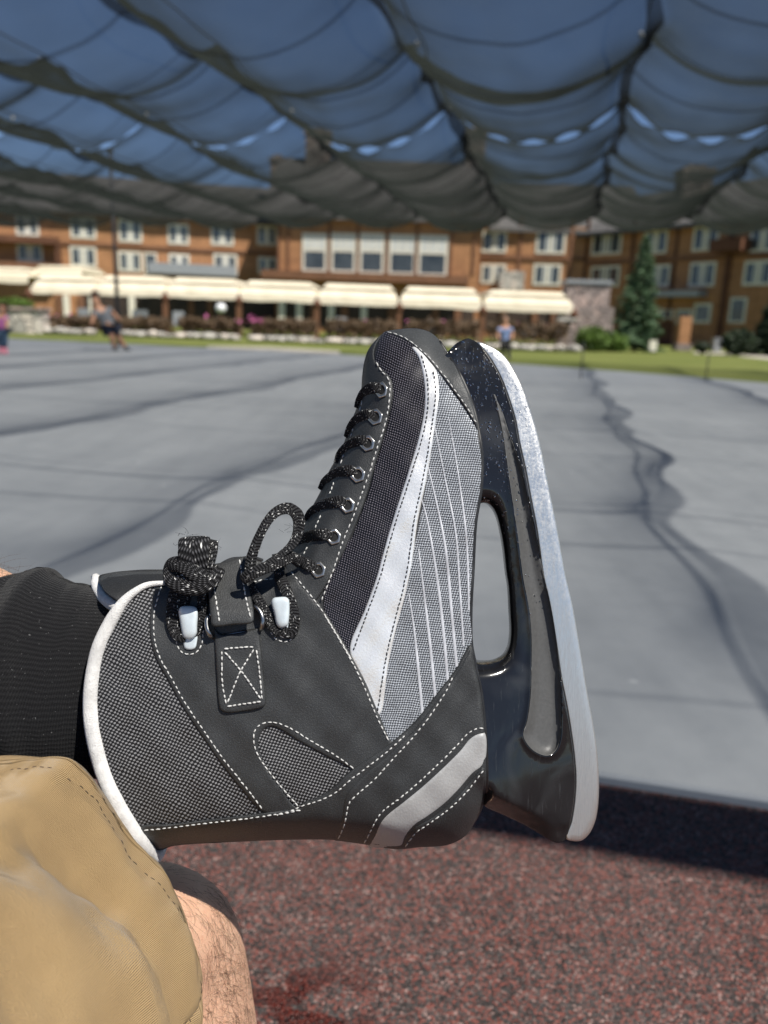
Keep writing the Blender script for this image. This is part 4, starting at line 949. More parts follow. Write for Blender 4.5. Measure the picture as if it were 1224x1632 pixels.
Fk = [list(range(n))] + [[k * n + i, (k + 1) * n + i, (k + 1) * n + (i + 1) % n, k * n + (i + 1) % n] for k in range(2) for i in range(n)]
g = obj('rink_surface', cham + low + bot, Fk, M['rink'], None, False); recalc(g); tag(g, kind='structure')
def strip(name, pix, mat, z=.0):
    P = [on_z(x, y, z) for x, y in pix]; o = obj(name, P, [list(range(len(P)))], mat); bm = bmesh.new(); bm.from_mesh(o.data); bmesh.ops.recalc_face_normals(bm, faces=bm.faces[:]); bm.to_mesh(o.data); bm.free(); tag(o, kind='structure'); return o
strip('gravel_path', [(330, 551), (430, 553), (540, 559), (545, 567), (440, 561), (330, 556)], M['gravel'], -.002)
strip('garden_path', [(1105, 564), (1160, 566), (1224, 573), (1290, 584), (1290, 578), (1224, 568), (1160, 562), (1105, 561)], M['gravel'], -.002)

# ------------------------------------------------------------------ SHADE CANOPY
H = 3.6; _pc = at = CO + ray(1025, 38) * ((H - CAMH) / ray(1025, 38)[2]); S = 2.14; V0 = uvof(_pc)[1]; PU = 2.75; U0 = uvof(_pc)[0]
UA, UB = -.205, 20.6
UBR = [-.8, 2.4, 5.5, 8.4, 10.7, 13.4, 16.2, 18.7, 21.2]; UAM = [.10, .20, .24, .07, .12, .07, .05, .05]
def wander(u): return .045 * sin(u * 1.7 + .6) + .022 * sin(u * 4.3 + 2.0)
def net_z(u, v, n1=True):
    v0_ = v; v = v - wander(u); t = ((v - V0) / S) % 1.0; k = math.floor((v - V0) / S); uo = u + .25 * sin(k * 1.9)
    kr = max(0, min(len(UBR) - 2, sum(1 for b_ in UBR if b_ <= uo) - 1)); q = min(1, max(0, (uo - UBR[kr]) / (UBR[kr + 1] - UBR[kr]))) ** 1.5
    ed = min(1, max(0, (u - UA) / 1.6)); ed = ed * ed * (3 - 2 * ed)
    sag = (.46 - .10 * min(1, max(0, (u - 12) / 8)) + .04 * sin(k * 2.3)) * (4 * t * (1 - t)) ** .85
    bil_ = UAM[kr] * (1 + .3 * sin(kr * 1.7 + k * 2.1)) * (4 * q * (1 - q)) ** .8
    fine = .035 * noise.noise(Vector((u * .8, v * .8, 1.0))) + .012 * noise.noise(Vector((u * 2.6, v * 1.4, 3.0))) + .03 * noise.noise(Vector((u * .7, v * 3.5, 5.0))) * (1 - abs(2 * t - 1))
    ridge = .035 * sin(u * 4.6 + k) * (1 - min(1, min(t, 1 - t) * 8))
    return H - ed * (sag + bil_ + fine + ridge) - .05 * (1 - ed) * 0
def netmat(name, T, c, tr):
    """woven mesh: the light that gets through falls as the cloth is crossed at a shallower angle"""
    b = NB(name); v = b.coord('Object'); n1 = b.noise(v, 3, 4, .6)
    tp = b.n('ShaderNodeBsdfTransparent'); df = b.n('ShaderNodeBsdfDiffuse'); tl = b.n('ShaderNodeBsdfTranslucent'); ad = b.n('ShaderNodeMixShader'); mx = b.n('ShaderNodeMixShader')
    col = b.ramp(n1, [(.3, [x * .8 for x in c]), (.7, [x * 1.2 for x in c])]); b.l(col, df.inputs[0]); b.l(col, tl.inputs[0]); ad.inputs[0].default_value = tr
    b.l(df.outputs[0], ad.inputs[1]); b.l(tl.outputs[0], ad.inputs[2])
    lw = b.n('ShaderNodeLayerWeight'); lw.inputs[0].default_value = .5
    cs = b.math('MAXIMUM', b.math('SUBTRACT', 1.0, lw.outputs['Facing']), .06)
    th = b.noise(b.coord('Object', (1, 1, 1), (0, 0, CA)), 1.1, 3); base = b.ramp(th, [(.3, T - .03), (.7, T + .03)])
    fac = b.math('SUBTRACT', 1.0, b.math('POWER', base, b.math('DIVIDE', 1.0, cs)))
    b.l(fac, mx.inputs[0]); b.l(tp.outputs[0], mx.inputs[1]); b.l(ad.outputs[0], mx.inputs[2]); b.l(mx.outputs[0], b.out.inputs['Surface']); b.nt.nodes.remove(b.p); return b.m
M['net'] = netmat('grey_shade_net', .67, (.032, .037, .032), .45)
M['net_seam'] = netmat('folded_shade_net', .55, (.018, .02, .02), .4)
M['net_strip'] = netmat('single_strip_net', .78, (.02, .022, .022), .4)
M['hem'] = simple('dark_webbing', (.03, .03, .032), .8, 0, .2, 30)
M['cable'] = simple('dark_cable', (.035, .035, .04), .6, 0, .2, 30)
M['white_clip'] = simple('white_plastic_clip', (.7, .7, .68), .5, 0, .1, 30)
VA, VB = -20.2, 11.5
canopy = thing('shade_canopy', 'dark grey shade net hung in sagging swags above the whole rink', 'shade net', UV3(UA, 0, H))
def net_panel(ua, ub, sa, sb):
    nu = max(8, int((ub - ua) / .11)); nv = int((VB - VA) / .08); P = []
    for i in range(nu + 1):
        for j in range(nv + 1):
            v = VA + (VB - VA) * j / nv; a = i / nu
            lac = abs(sin(pi * (v - V0) / .428)); gap = .05 * max(0, lac - .45) * (.55 + .6 * noise.noise(Vector((v * .6, sa + sb, 2))) + .3)
            u0 = ua + (sa * max(gap, 0)); u1 = ub - (sb * max(gap, 0)); u = u0 + (u1 - u0) * a
            gz = max(0, lac - .5) * 1.6 * (.6 + .8 * noise.noise(Vector((v * .45, 7.7, 2))))
            P.append(UV3(u, v, net_z(u, v) + .095 * max(0, gz) * (sb * max(0, 1 - (ub - u) / .35) ** 1.5 - sa * max(0, 1 - (u - ua) / .35) ** 1.5)))
    F_ = [[i * (nv + 1) + j, i * (nv + 1) + j + 1, (i + 1) * (nv + 1) + j + 1, (i + 1) * (nv + 1) + j] for i in range(nu) for j in range(nv)]
    return obj('net_panel', P, F_, M['net'], canopy, True)
LACE_U = 10.7
net_panel(UA, LACE_U, 0, 1); net_panel(LACE_U, UB, 1, 0)
def seam(u, w, mat, drop=.006, name='seam', wav=0.0):
    mb = MB(); n_ = int((VB - VA) / .125); P = []
    for j in range(n_ + 1):
        v = VA + (VB - VA) * j / n_; uu = u + wav * noise.noise(Vector((v * .9, u, 0)))
        z = net_z(uu, v) - drop; P += [UV3(uu - w / 2, v, net_z(uu - w / 2, v) - drop), UV3(uu + w / 2, v, net_z(uu + w / 2, v) - drop)]
    mb.add(P, [[2 * j, 2 * j + 1, 2 * j + 3, 2 * j + 2] for j in range(n_)]); return mb.build(name, mat, canopy, True)
u = UA + .62; i = 0
while u < UB - .3:
    near = [.022, .045, .028, .05][i % 4]; seam(u + .1 * sin(i * 2.1), near * (1 + .3 * (u > 6)), M['net_strip'], .006, 'seam', .05); u += [1.35, .9, 1.6, 1.1][i % 4]; i += 1
for uu in UBR[1:-1]:
    if abs(uu - LACE_U) > .1: seam(uu, .07, M['net_strip'], .010, 'seam', .04)
k0 = int(math.ceil((VA - V0) / S)); 
for k in range(k0, int((VB - V0) / S) + 1):
    v = V0 + k * S; mb = MB(); R_ = np.arange(UA, UB + .01, .12); P = []
    mb.tube([UV3(u, v + wander(u), H + .02) for u in np.arange(UA, UB + .05, .2)], .008, 6); mb.build('cable', M['cable'], canopy, True)
    mb = MB(); vv = []
    for u in R_:
        wob = wander(u) + .03 * noise.noise(Vector((u * .9, k * 7.0, 0))) + .02 * noise.noise(Vector((u * 3, k, 4))); wd_ = .055 + .035 * noise.noise(Vector((u * 1.3, k, 9)))
        for s_ in (-1, 1): vv.append(UV3(u, v + wob + s_ * wd_, net_z(u, v + wob + s_ * wd_) - .012))
    mb.add(vv, [[2 * j, 2 * j + 1, 2 * j + 3, 2 * j + 2] for j in range(len(R_) - 1)]); mb.build('gathered_seam', M['net_seam'], canopy, True)
for k in range(k0, int((VB - V0) / S) + 1):
    for uc in (8.4, 10.7):
        mb = MB(); c = UV3(uc, V0 + k * S, H - .04); mb.lathe(c, [(.008, -.03), (.022, -.02), (.026, 0), (.02, .02), (.008, .03)], 8)
        if -11 < V0 + k * S < 6: mb.build('clip', M['white_clip'], canopy, True)
# unseen webbing hem on the near edge, sized to shade a strip of floor
hw = .215; mb = MB(); mb.obox(UV3(UA, VA, H - .012), EU * hw, EV * (VB - VA), (0, 0, .006)); mb.build('shadow_hem', M['hem'], canopy, False)
# support pole standing at the far edge of the net
pb = on_z(190, 553, -.008); pd = pb[1]; zt = on_y(197, 244, pd)[2]
pt = thing('net_pole', 'thin dark pole rising from the lawn at left, behind the net', 'pole', pb)
mb = MB(); mb.tube([pb, pb + np.array([0, 0, zt])], [.055, .045], 10); mb.build('shaft', M['cable'], pt, True)
mb = MB(); mb.lathe(pb + np.array([0, 0, zt]), [(.05, 0), (.08, .02), (.08, .06), (.03, .12)], 10); mb.build('cap', M['cable'], pt, True)

# ------------------------------------------------------------------ LODGE
def wood(name, c, sc=(1, 1, 1)):
    b = NB(name); v = b.coord('Object'); sp = b.n('ShaderNodeSeparateXYZ'); b.l(v, sp.inputs[0])
    bd = b.math('FRACT', b.math('MULTIPLY', sp.outputs[2], 5.0)); gap = b.ramp(bd, [(0, 0.0), (.08, 1.0), (.92, 1.0), (1, 0.0)])
    n1 = b.noise(b.coord('Object', (1, 1, 4)), .55, 5, .65); n2 = b.noise(b.coord('Object', (1, 1, .25)), 3.5, 4, .6)
    f = b.math('MULTIPLY_ADD', n1, .6, b.math('MULTIPLY', n2, .4)); col = b.ramp(f, [(.3, [x * .6 for x in c]), (.5, c), (.72, [min(1, x * 1.35) for x in c])])
    b.set(b.mix(gap, [x * .4 for x in c], col), .75, 0, .3); b.bump(gap, .02, .8); return b.m
M['wood'] = wood('stained_wood_siding', (.36, .178, .082)); M['wood_dark'] = wood('dark_wood_boards', (.12, .052, .028)); M['wood_post'] = wood('brown_wood_post', (.18, .085, .045))
M['cream'] = simple('cream_paint', (.66, .62, .51), .6, 0, .08, 6)
def glassm():
    b = NB('dark_window_glass'); n1 = b.noise(b.coord('Object'), .8, 3); b.set(b.ramp(n1, [(.3, (.025, .03, .035)), (.7, (.07, .08, .085))]), .12, 0, .6); return b.m
M['glass'] = glassm()
M['drape'] = simple('pale_window_blind', (.52, .53, .50), .8, 0, .15, 4)
M['shingle'] = simple('brown_grey_shingles', (.085, .08, .075), .85, 0, .3, 2.5, .03)
def stone(name, c, sc):
    b = NB(name); v = b.coord('Object'); cl_ = b.vor(v, sc, 'F1', 'Color'); s_ = b.n('ShaderNodeSeparateColor'); b.l(cl_, s_.inputs[0]); ed = b.vor(v, sc, 'DISTANCE_TO_EDGE', 'Distance')
    col = b.ramp(s_.outputs[0], [(0, [x * .65 for x in c]), (.5, c), (1, [c[0] * 1.3, c[1] * 1.2, c[2] * 1.15])]); gm = b.ramp(ed, [(.02, 0.0), (.07, 1.0)])
    b.set(b.mix(gm, [x * .3 for x in c], col), .85, 0, .3); b.bump(gm, .04, .8); return b.m
M['stone'] = stone('mixed_field_stone', (.33, .27, .25), 3.0); M['stone_pale'] = stone('pale_rock', (.50, .47, .42), 2.2); M['chim'] = stone('chimney_stone', (.22, .19, .17), 1.6)
M['metal_grey'] = simple('grey_metal', (.30, .31, .32), .5, .3, .15, 8)

lodge = thing('lodge_building', 'long three storey lodge of brown wood with cream windows across the background', 'building', on_y(600, 520, 60) * np.array([1, 1, 0]))
WP = [on_y(-190, 430, 58), on_y(442, 430, 64), on_y(442, 430, 60), on_y(762, 430, 59.5), on_y(762, 430, 62), on_y(932, 430, 61), on_y(1345, 430, 45.5)]
WP = [np.array([p[0], p[1], 0]) for p in WP]
ZE = [8.5, 8.5, 8.7, 8.7, 8.5, 8.3, 8.0]
names = ['wall', 'return_wall', 'wall', 'return_wall', 'wall', 'wall']
for i in range(6):
    a, b_ = WP[i], WP[i + 1]; z = min(ZE[i], ZE[i + 1]); d_ = b_ - a; nn = np.array([-d_[1], d_[0], 0]); nn /= np.linalg.norm(nn)
    mb = MB(); mb.obox(a + np.array([0, 0, -.4]), d_ * (1 if i not in (1, 3) else .96), nn * .3, (0, 0, z + .4)); mb.build(names[i], M['wood'], lodge)
def roof_seg(a, b_, za, zr, back, over=.7):
    d_ = (b_ - a); L = np.linalg.norm(d_); d_ = d_ / L; nn = np.array([-d_[1], d_[0], 0]); up = np.array([0, 0, 1.])
    sl_ = (zr - za) / back; e0 = a - nn * over + up * (za - over * sl_); e1 = b_ - nn * over + up * (za - over * sl_); r0 = a + nn * back + up * zr; r1 = b_ + nn * back + up * zr
    o0 = a + nn * (2 * back) + up * za; o1 = b_ + nn * (2 * back) + up * za; th = np.array([0, 0, -.28])
    Vv = [e0, e1, r1, r0, o1, o0]; Vv = Vv + [p + th for p in Vv]
    Ff = [[0, 1, 2, 3], [3, 2, 4, 5], [6, 9, 8, 7], [9, 11, 10, 8], [0, 6, 7, 1], [1, 7, 8, 2], [2, 8, 10, 4], [4, 10, 11, 5], [5, 11, 9, 3], [3, 9, 6, 0]]
    o = obj('roof', Vv, Ff, M['shingle'], lodge, False); recalc(o); return o
_m = on_y(300, 283, 72)[2]
roof_seg(WP[0], WP[1] + (WP[1] - WP[0]) * .02, 8.5, on_y(200, 285, 70)[2], 8.5)
rf2 = roof_seg(WP[2] + np.array([-1.2, 0, 0]), WP[3] + np.array([1.2, 0, 0]), 8.7, on_y(630, 256, 68)[2], 8.4)
roof_seg(WP[4] + np.array([.6, 0, 0]), WP[5] + np.array([5, .5, 0]), 8.5, on_y(880, 292, 69)[2], 7.5)
roof_seg(WP[5] - (WP[6] - WP[5]) * .25, WP[6], 8.15, on_y(1140, 294, 61)[2], 7.5)
def chim(x0, x1, y0, y1, d_):
    a = on_y(x0, y0, d_); b_ = on_y(x1, y0, d_); zt = a[2]; zb = min(on_y(x0, y1, d_)[2], 10.5); mb = MB(); w = b_[0] - a[0]
    mb.obox((a[0], d_, zb - 1.2), (w, 0, 0), (0, w * .8, 0), (0, 0, zt - .5 - zb + 1.2)); mb.obox((a[0] - .12, d_ - .12, zt - .5), (w + .24, 0, 0), (0, w * .8 + .24, 0), (0, 0, .35)); mb.obox((a[0] + w * .2, d_ + w * .2, zt - .15), (w * .6, 0, 0), (0, w * .4, 0), (0, 0, .25))
    mb.build('chimney', M['chim'], rf2)
chim(487, 526, 203, 275, 67); chim(431, 452, 247, 280, 68); chim(744, 776, 203, 262, 67.5); chim(1092, 1140, 262, 300, 60)

SEG = {'A': (WP[0], WP[1]), 'C': (WP[2], WP[3]), 'E': (WP[4], WP[5]), 'F': (WP[5], WP[6])}
def on_seg(px_, py_, sg):
    a, b_ = SEG[sg]; d_ = b_ - a; L = np.linalg.norm(d_); d_ = d_ / L; nn = np.array([-d_[1], d_[0], 0]); r = ray(px_, py_)
    t = ((a - CO) @ nn) / (r @ nn); p = CO + r * t; return float((p - a) @ d_), float(p[2]), a, d_, nn
def window(x0, x1, y0, y1, sg, kind='double', name='window'):
    s0, z1, a, d_, nn = on_seg(x0, y0, sg); s1, _, *_r = on_seg(x1, y0, sg); _, z0, *_r = on_seg((x0 + x1) / 2, y1, sg)
    _, z1, *_r = on_seg((x0 + x1) / 2, y0, sg)
    up = np.array([0, 0, 1.]); w = s1 - s0; h = z1 - z0; fr = .17 if w > 1.2 else .13; mb = MB(); o = a + d_ * s0 + up * z0 - nn * .08
    mb.obox(o, d_ * w, nn * .1, up * fr); mb.obox(o + up * (h - fr), d_ * w, nn * .1, up * fr)
    mb.obox(o + up * fr, d_ * fr, nn * .1, up * (h - 2 * fr)); mb.obox(o + up * fr + d_ * (w - fr), d_ * fr, nn * .1, up * (h - 2 * fr))
    if kind == 'double': mb.obox(o + up * fr + d_ * (w / 2 - fr * .7) - nn * .01, d_ * fr * 1.4, nn * .11, up * (h - 2 * fr))
    if kind == 'tall':
        zt = .56 * h; mb.obox(o + up * (zt - .08) + d_ * fr - nn * .01, d_ * (w - 2 * fr), nn * .11, up * .16)
        for f in (.33, .66): mb.obox(o + up * (zt + .08) + d_ * (fr + (w - 2 * fr) * f - .04), d_ * .08, nn * .1, up * (h - fr - zt - .08))
    f_ = mb.build(name, M['cream'], lodge)
    mb = MB(); mb.obox(o + up * fr + d_ * fr + nn * .03, d_ * (w - 2 * fr), nn * .03, up * (h - 2 * fr)); mb.build('pane', M['glass'], f_)
    if kind == 'tall':
        mb = MB(); mb.obox(o + up * (zt + .1) + d_ * fr + nn * .012, d_ * (w - 2 * fr), nn * .01, up * (h - fr - zt - .1)); mb.build('blind', M['drape'], f_)
    elif kind == 'double':
        mb = MB()
        mb.obox(o + up * fr + d_ * (w / 2 - w * .16) + nn * .012, d_ * (w * .07), nn * .01, up * (h - 2 * fr)); mb.build('curtain', M['drape'], f_)
        mb = MB(); mb.obox(o + up * fr + d_ * (w / 2 + w * .09) + nn * .012, d_ * (w * .07), nn * .01, up * (h - 2 * fr)); mb.build('curtain', M['drape'], f_)
for r in [(-60, -22, 341, 374), (24, 61, 344, 376), (111, 152, 346, 380), (188, 225.5, 350, 386), (267, 300.6, 357, 389.5), (336, 372, 357, 391), (409.6, 441, 359, 391), (26, 67, 387.6, 417.7), (111, 153, 393, 425), (188, 225.5, 401, 433), (269, 302, 405, 436), (340, 378, 405, 440), (411, 441, 410, 437)]: window(*r, 'A')
window(229, 250, 402.7, 438, 'A', 'single', 'door')
for r in [(482, 521.5, 372, 433), (528, 568, 372, 434.6), (574, 613.5, 372, 436.5), (621, 664, 374, 438), (668, 715, 375, 440)]: window(*r, 'C', 'tall')
for r in [(769.5, 809, 368, 402.7), (856, 903, 367, 404.6), (767.6, 807, 421, 452), (851, 895.5, 421, 455)]: window(*r, 'E')
for r in [(946, 993, 369, 406), (1030, 1066.5, 366, 404.6), (1108, 1149, 359.5, 399.7), (1200, 1243, 352, 401), (943.6, 989.5, 424, 457), (1034.6, 1070, 422, 457), (1102, 1143.6, 417.7, 457), (1188.6, 1236, 415, 455)]: window(*r, 'F')
for r in [(1108, 1136, 483.5, 515), (1166, 1192.5, 474, 515), (1051.5, 1074, 493, 508), (1080, 1104, 493, 517)]: window(*r, 'F', 'single')
def board(x0, x1, y0, y1, sg, out, mat, name):
    s0, z1, a, d_, nn = on_seg(x0, y0, sg); s1, z1b, *_r = on_seg(x1, y0, sg); _, z0, *_r = on_seg((x0 + x1) / 2, y1, sg); z1 = (z1 + z1b) / 2
    mb = MB(); mb.obox(a + d_ * s0 + np.array([0, 0, z0]) - nn * (out + .02), d_ * (s1 - s0), nn * out, (0, 0, z1 - z0)); return mb.build(name, mat, lodge)
# floor bands, balconies, corner boards, ground floor
for nm, r in (('floor_band', (-190, 440, 387, 391, 'A')), ('floor_band', (764, 930, 408, 414, 'E')), ('floor_band', (936, 1340, 408, 413, 'F'))): board(*r, .12, M['wood_post'], nm)
board(423, 745, 437, 450, 'C', 1.6, M['wood_post'], 'porch_roof')
board(-60, 95, 377, 388, 'A', 1.5, M['wood_dark'], 'balcony'); board(-60, 92, 418, 428, 'A', 1.4, M['wood_post'], 'balcony')
board(92, 97, 388, 428, 'A', 1.3, M['wood_dark'], 'balcony_post')
board(1150, 1200, 383, 402, 'F', 1.2, M['wood_dark'], 'balcony')
for x in (443, 458, 524, 570, 617, 664, 720, 757): board(x, x + 4, 340, 437, 'C', .10, M['wood_post'], 'corner_board')
for x in (764, 830, 912): board(x, x + 5, 345, 470, 'E', .1, M['wood_post'], 'corner_board')
for x in (938, 1012, 1082): board(x, x + 4, 350, 560, 'F', .1, M['wood_dark'], 'corner_board')
board(1170, 1176, 345, 560, 'F', .3, M['wood_dark'], 'downpipe')
M['dim'] = simple('dim_brown_interior', (.035, .02, .012), .7, 0, .6, 1.2)
board(130, 438, 472, 520, 'A', .05, M['dim'], 'dining_window'); board(445, 757, 474, 525, 'C', .05, M['dim'], 'dining_window'); board(766, 930, 478, 530, 'E', .05, M['dim'], 'dining_window')
for x in (101, 142, 205): board(x, x + 10, 470, 522, 'A', .25, M['cream'], 'column')
for x in (423, 473, 524, 576): board(x + (22 if x < 442 else 0), x + 10 + (22 if x < 442 else 0), 470, 524, 'C', .3, M['cream'], 'column')
for x in (300, 330, 90, 125): board(x, x + 9, 470, 522, 'A', .25, M['wood_post'], 'column')
for x in (496, 545, 620, 690, 726): board(x, x + 11, 470, 524, 'C', .28, M['wood_post'], 'column')
for x in (800, 850, 880): board(x, x + 10, 470, 530, 'E', .28, M['wood_post'], 'column')
board(240, 376, 424, 440, 'A', 2.2, M['metal_grey'], 'flat_roof'); board(797, 836, 433, 462, 'E', .6, M['stone_pale'], 'stone_panel')
board(1040, 1128, 464, 474, 'F', 1.0, M['metal_grey'], 'flat_roof'); board(1051, 1074, 512, 562, 'F', .08, M['wood_dark'], 'door'); board(1084, 1102, 518, 562, 'F', .06, M['cream'], 'door')

# ------------------------------------------------------------------ PATIO
def fabric():
    b = NB('cream_canvas'); n1 = b.noise(b.coord('Object'), 1.5, 4); n2 = b.noise(b.coord('Object'), 40, 3); b.set(b.ramp(n1, [(.3, (.66, .58, .43)), (.7, (.78, .70, .54))]), .8, 0, .2); b.bump(n2, .004, .5)
    return b.m
M['canvas'] = fabric()
AX = [48, 152, 264, 381, 505, 636, 769.5, 915]
yb = lambda x: np.interp(x, [48, 200, 320, 430, 560, 700, 840, 915], [467, 471, 475.5, 480, 485.5, 491.5, 496.5, 500])
yf = lambda x: yb(x) - np.interp(x, [48, 915], [10, 14]); yr_ = lambda x: np.interp(x, [48, 152, 264, 381, 505, 640, 770, 915], [438, 437, 440, 445, 450, 455, 460, 467])
words = ['far left awning beside the white pole', 'awning just right of the thin dark pole', 'awning above the white round lamp', 'awning left of the tall windows', 'awning under the tall lodge windows', 'awning directly behind the skate toe', 'rightmost awning beside the stone chimney']
words = ['cream canvas awning over the patio, ' + w for w in ('leftmost of the front row', 'second from the left in the front row', 'just above the white round lamp', 'just left of the tall lodge windows', 'under the middle of the tall lodge windows', 'straight above the skate toe', 'beside the stone chimney at the right')]
YF, YR = 38.0, 41.2
def awning(x0, x1, b0, b1, f0, f1, r0, r1, label, YF=YF, YR=YR, name='patio_awning'):
    L0, L1 = on_y(x0, b0, YF), on_y(x1, b1, YF); T0, T1 = on_y(x0, f0, YF), on_y(x1, f1, YF); R0, R1 = on_y(x0, r0, YR), on_y(x1, r1, YR)
    t = thing(name, label, 'awning', ((L0[0] + L1[0]) / 2, (YF + YR) / 2, 0), 'cream awnings along the patio'); W = T1 - T0; g_ = .02
    def grid(A, B, C, D, sagf, nm, nx=14, ny=8, th=.03):
        P = []
        for j in range(ny + 1):
            for i in range(nx + 1):
                a, c = i / nx, j / ny; p = (A * (1 - a) + B * a) * (1 - c) + (D * (1 - a) + C * a) * c; p = p + np.array([0, 0, sagf * 4 * c * (1 - c) + .05 * noise.noise(Vector((p[0] * 1.1, p[1], p[2])))]); P.append(p)
        n_ = len(P); P2 = [p - np.array([0, .0, th]) + np.array([0, th * .3, 0]) for p in P]
        F_ = [[j * (nx + 1) + i, j * (nx + 1) + i + 1, (j + 1) * (nx + 1) + i + 1, (j + 1) * (nx + 1) + i] for j in range(ny) for i in range(nx)]
        return obj(nm, P + P2, F_ + [[n_ + k for k in f][::-1] for f in F_], M['canvas'], t, True)
    ins = W * .006; a0, a1 = T0 + ins, T1 - ins; W_ = np.array([1., 0, 0]) * np.linalg.norm(W); dz = np.array([0, 0, 1.]); dep = (YR - YF) * 2
    B0, B1 = a0 + np.array([0, dep, 0]), a1 + np.array([0, dep, 0]); rise = (R0[2] + R1[2]) / 2 - (T0[2] + T1[2]) / 2
    def ring(f, z): return [a0 + W_ * f + np.array([0, dep * f, z]), a1 - W_ * f + np.array([0, dep * f, z]), B1 - W_ * f - np.array([0, dep * f, -z]), B0 + W_ * f - np.array([0, dep * f, -z])]
    def tier(A, C, nm):
        mbv = []; Ff = []
        for k in range(4):
            p, q, r, s_ = A[k], A[(k + 1) % 4], C[(k + 1) % 4], C[k]; nx, ny = 14, 6; i0_ = len(mbv)
            for j in range(ny + 1):
                for i in range(nx + 1):
                    u_, c_ = i / nx, j / ny; g = (p * (1 - u_) + q * u_) * (1 - c_) + (s_ * (1 - u_) + r * u_) * c_
                    mbv.append(g + dz * (-.05 * 4 * c_ * (1 - c_) + .04 * noise.noise(Vector((g[0] * 1.1, g[1], g[2]))) * 4 * c_ * (1 - c_)))
            Ff += [[i0_ + j * (nx + 1) + i, i0_ + j * (nx + 1) + i + 1, i0_ + (j + 1) * (nx + 1) + i + 1, i0_ + (j + 1) * (nx + 1) + i] for j in range(ny) for i in range(nx)]
        return obj(nm, mbv, Ff, M['canvas'], t, True)
    tier(ring(0, 0), ring(.05, rise * .45), 'lower_canopy'); tier(ring(.035, rise * .45 + .04), ring(.10, rise * .8), 'upper_canopy')
    top_ = ring(.10, rise * .8); obj('canopy_cap', [p + dz * .0 for p in top_], [[0, 1, 2, 3]], M['canvas'], t, False)
    grid(L0 + ins + np.array([0, -.06, 0]), L1 - ins + np.array([0, -.06, 0]), a1 + np.array([0, -.01, 0]), a0 + np.array([0, -.01, 0]), 0, 'valance', 16, 4, .02)
    mb = MB(); mb.tube([T0 + np.array([0, .05, -.06]), T1 + np.array([0, .05, -.06])], .04, 8); mb.build('front_rail', M['wood_dark'], t, True); return t
for i in range(7): x0, x1 = AX[i] + .6, AX[i + 1] - .6; awning(x0, x1, yb(x0), yb(x1), yf(x0), yf(x1), yr_(x0), yr_(x1), words[i])
awning(-75, 46, 447, 452, 437, 440, 424, 426, 'cream canvas awning higher up the terrace, cut by the left frame edge', 44, 46.5); awning(50, 131, 440, 441, 432, 433, 423, 424, 'short cream awning above and behind the leftmost of the front row', 45, 47)
plab = ['left of the pale stone wall', 'beside the leaning skater', 'left of the white round lamp', 'right of the white round lamp', 'left of the skate toe', 'behind the skate toe', 'right of the skate toe', 'by the stone chimney']
for i, x in enumerate(AX):
    zt = on_y(x, yb(x) + 7, YF - .25)[2]; bx = on_y(x, 500, YF - .25); t = thing('patio_post', 'dark wooden patio post holding the awnings, ' + plab[i], 'post', (bx[0], YF - .25, 0), 'wooden posts along the patio')
    mb = MB(); mb.box(bx[0] - .11, bx[0] + .11, YF - .36, YF - .14, 0, zt); mb.build('shaft', M['wood_post'], t)
    mb = MB(); mb.lathe((bx[0], YF - .25, zt), [(.16, 0), (.2, .08), (.2, .2), (.12, .3), (.05, .42)], 8); mb.build('finial', M['wood_dark'], t, True)

def leaves(n, fn, size, name, mat, parent, up=.3):
    P = np.array([fn() for _ in range(n)]); N = rng.normal(0, 1, (n, 3)); N[:, 2] += up; N /= np.linalg.norm(N, axis=1)[:, None]
    T = np.cross(N, rng.normal(0, 1, (n, 3))); T /= np.linalg.norm(T, axis=1)[:, None]; B = np.cross(N, T); s_ = size * rng.uniform(.6, 1.4, n)[:, None]
    Vv = np.stack([P - T * s_, P - B * s_ * .5, P + T * s_, P + B * s_ * .5], 1).reshape(-1, 3)
    return obj(name, Vv, [[4 * i, 4 * i + 1, 4 * i + 2, 4 * i + 3] for i in range(n)], mat, parent, False)
def leafm(name, c, var=.5, sc=6):
    b = NB(name); n1 = b.noise(b.coord('Object'), sc, 3, .6); b.set(b.ramp(n1, [(.3, [x * (1 - var) for x in c]), (.7, [min(1, x * (1 + var)) for x in c])]), .6, 0, .3); return b.m
M['bed'] = leafm('bronze_bedding_leaves', (.13, .085, .05)); M['bush'] = leafm('bright_shrub_leaves', (.09, .15, .025)); M['needle'] = leafm('spruce_needles', (.085, .14, .07), .45, 3); M['dark_leaf'] = leafm('dark_evergreen_leaves', (.025, .04, .018)); M['pink'] = leafm('pink_petals', (.55, .14, .32), .3); M['bark'] = simple('grey_bark', (.12, .09, .07), .9, 0, .3, 8)
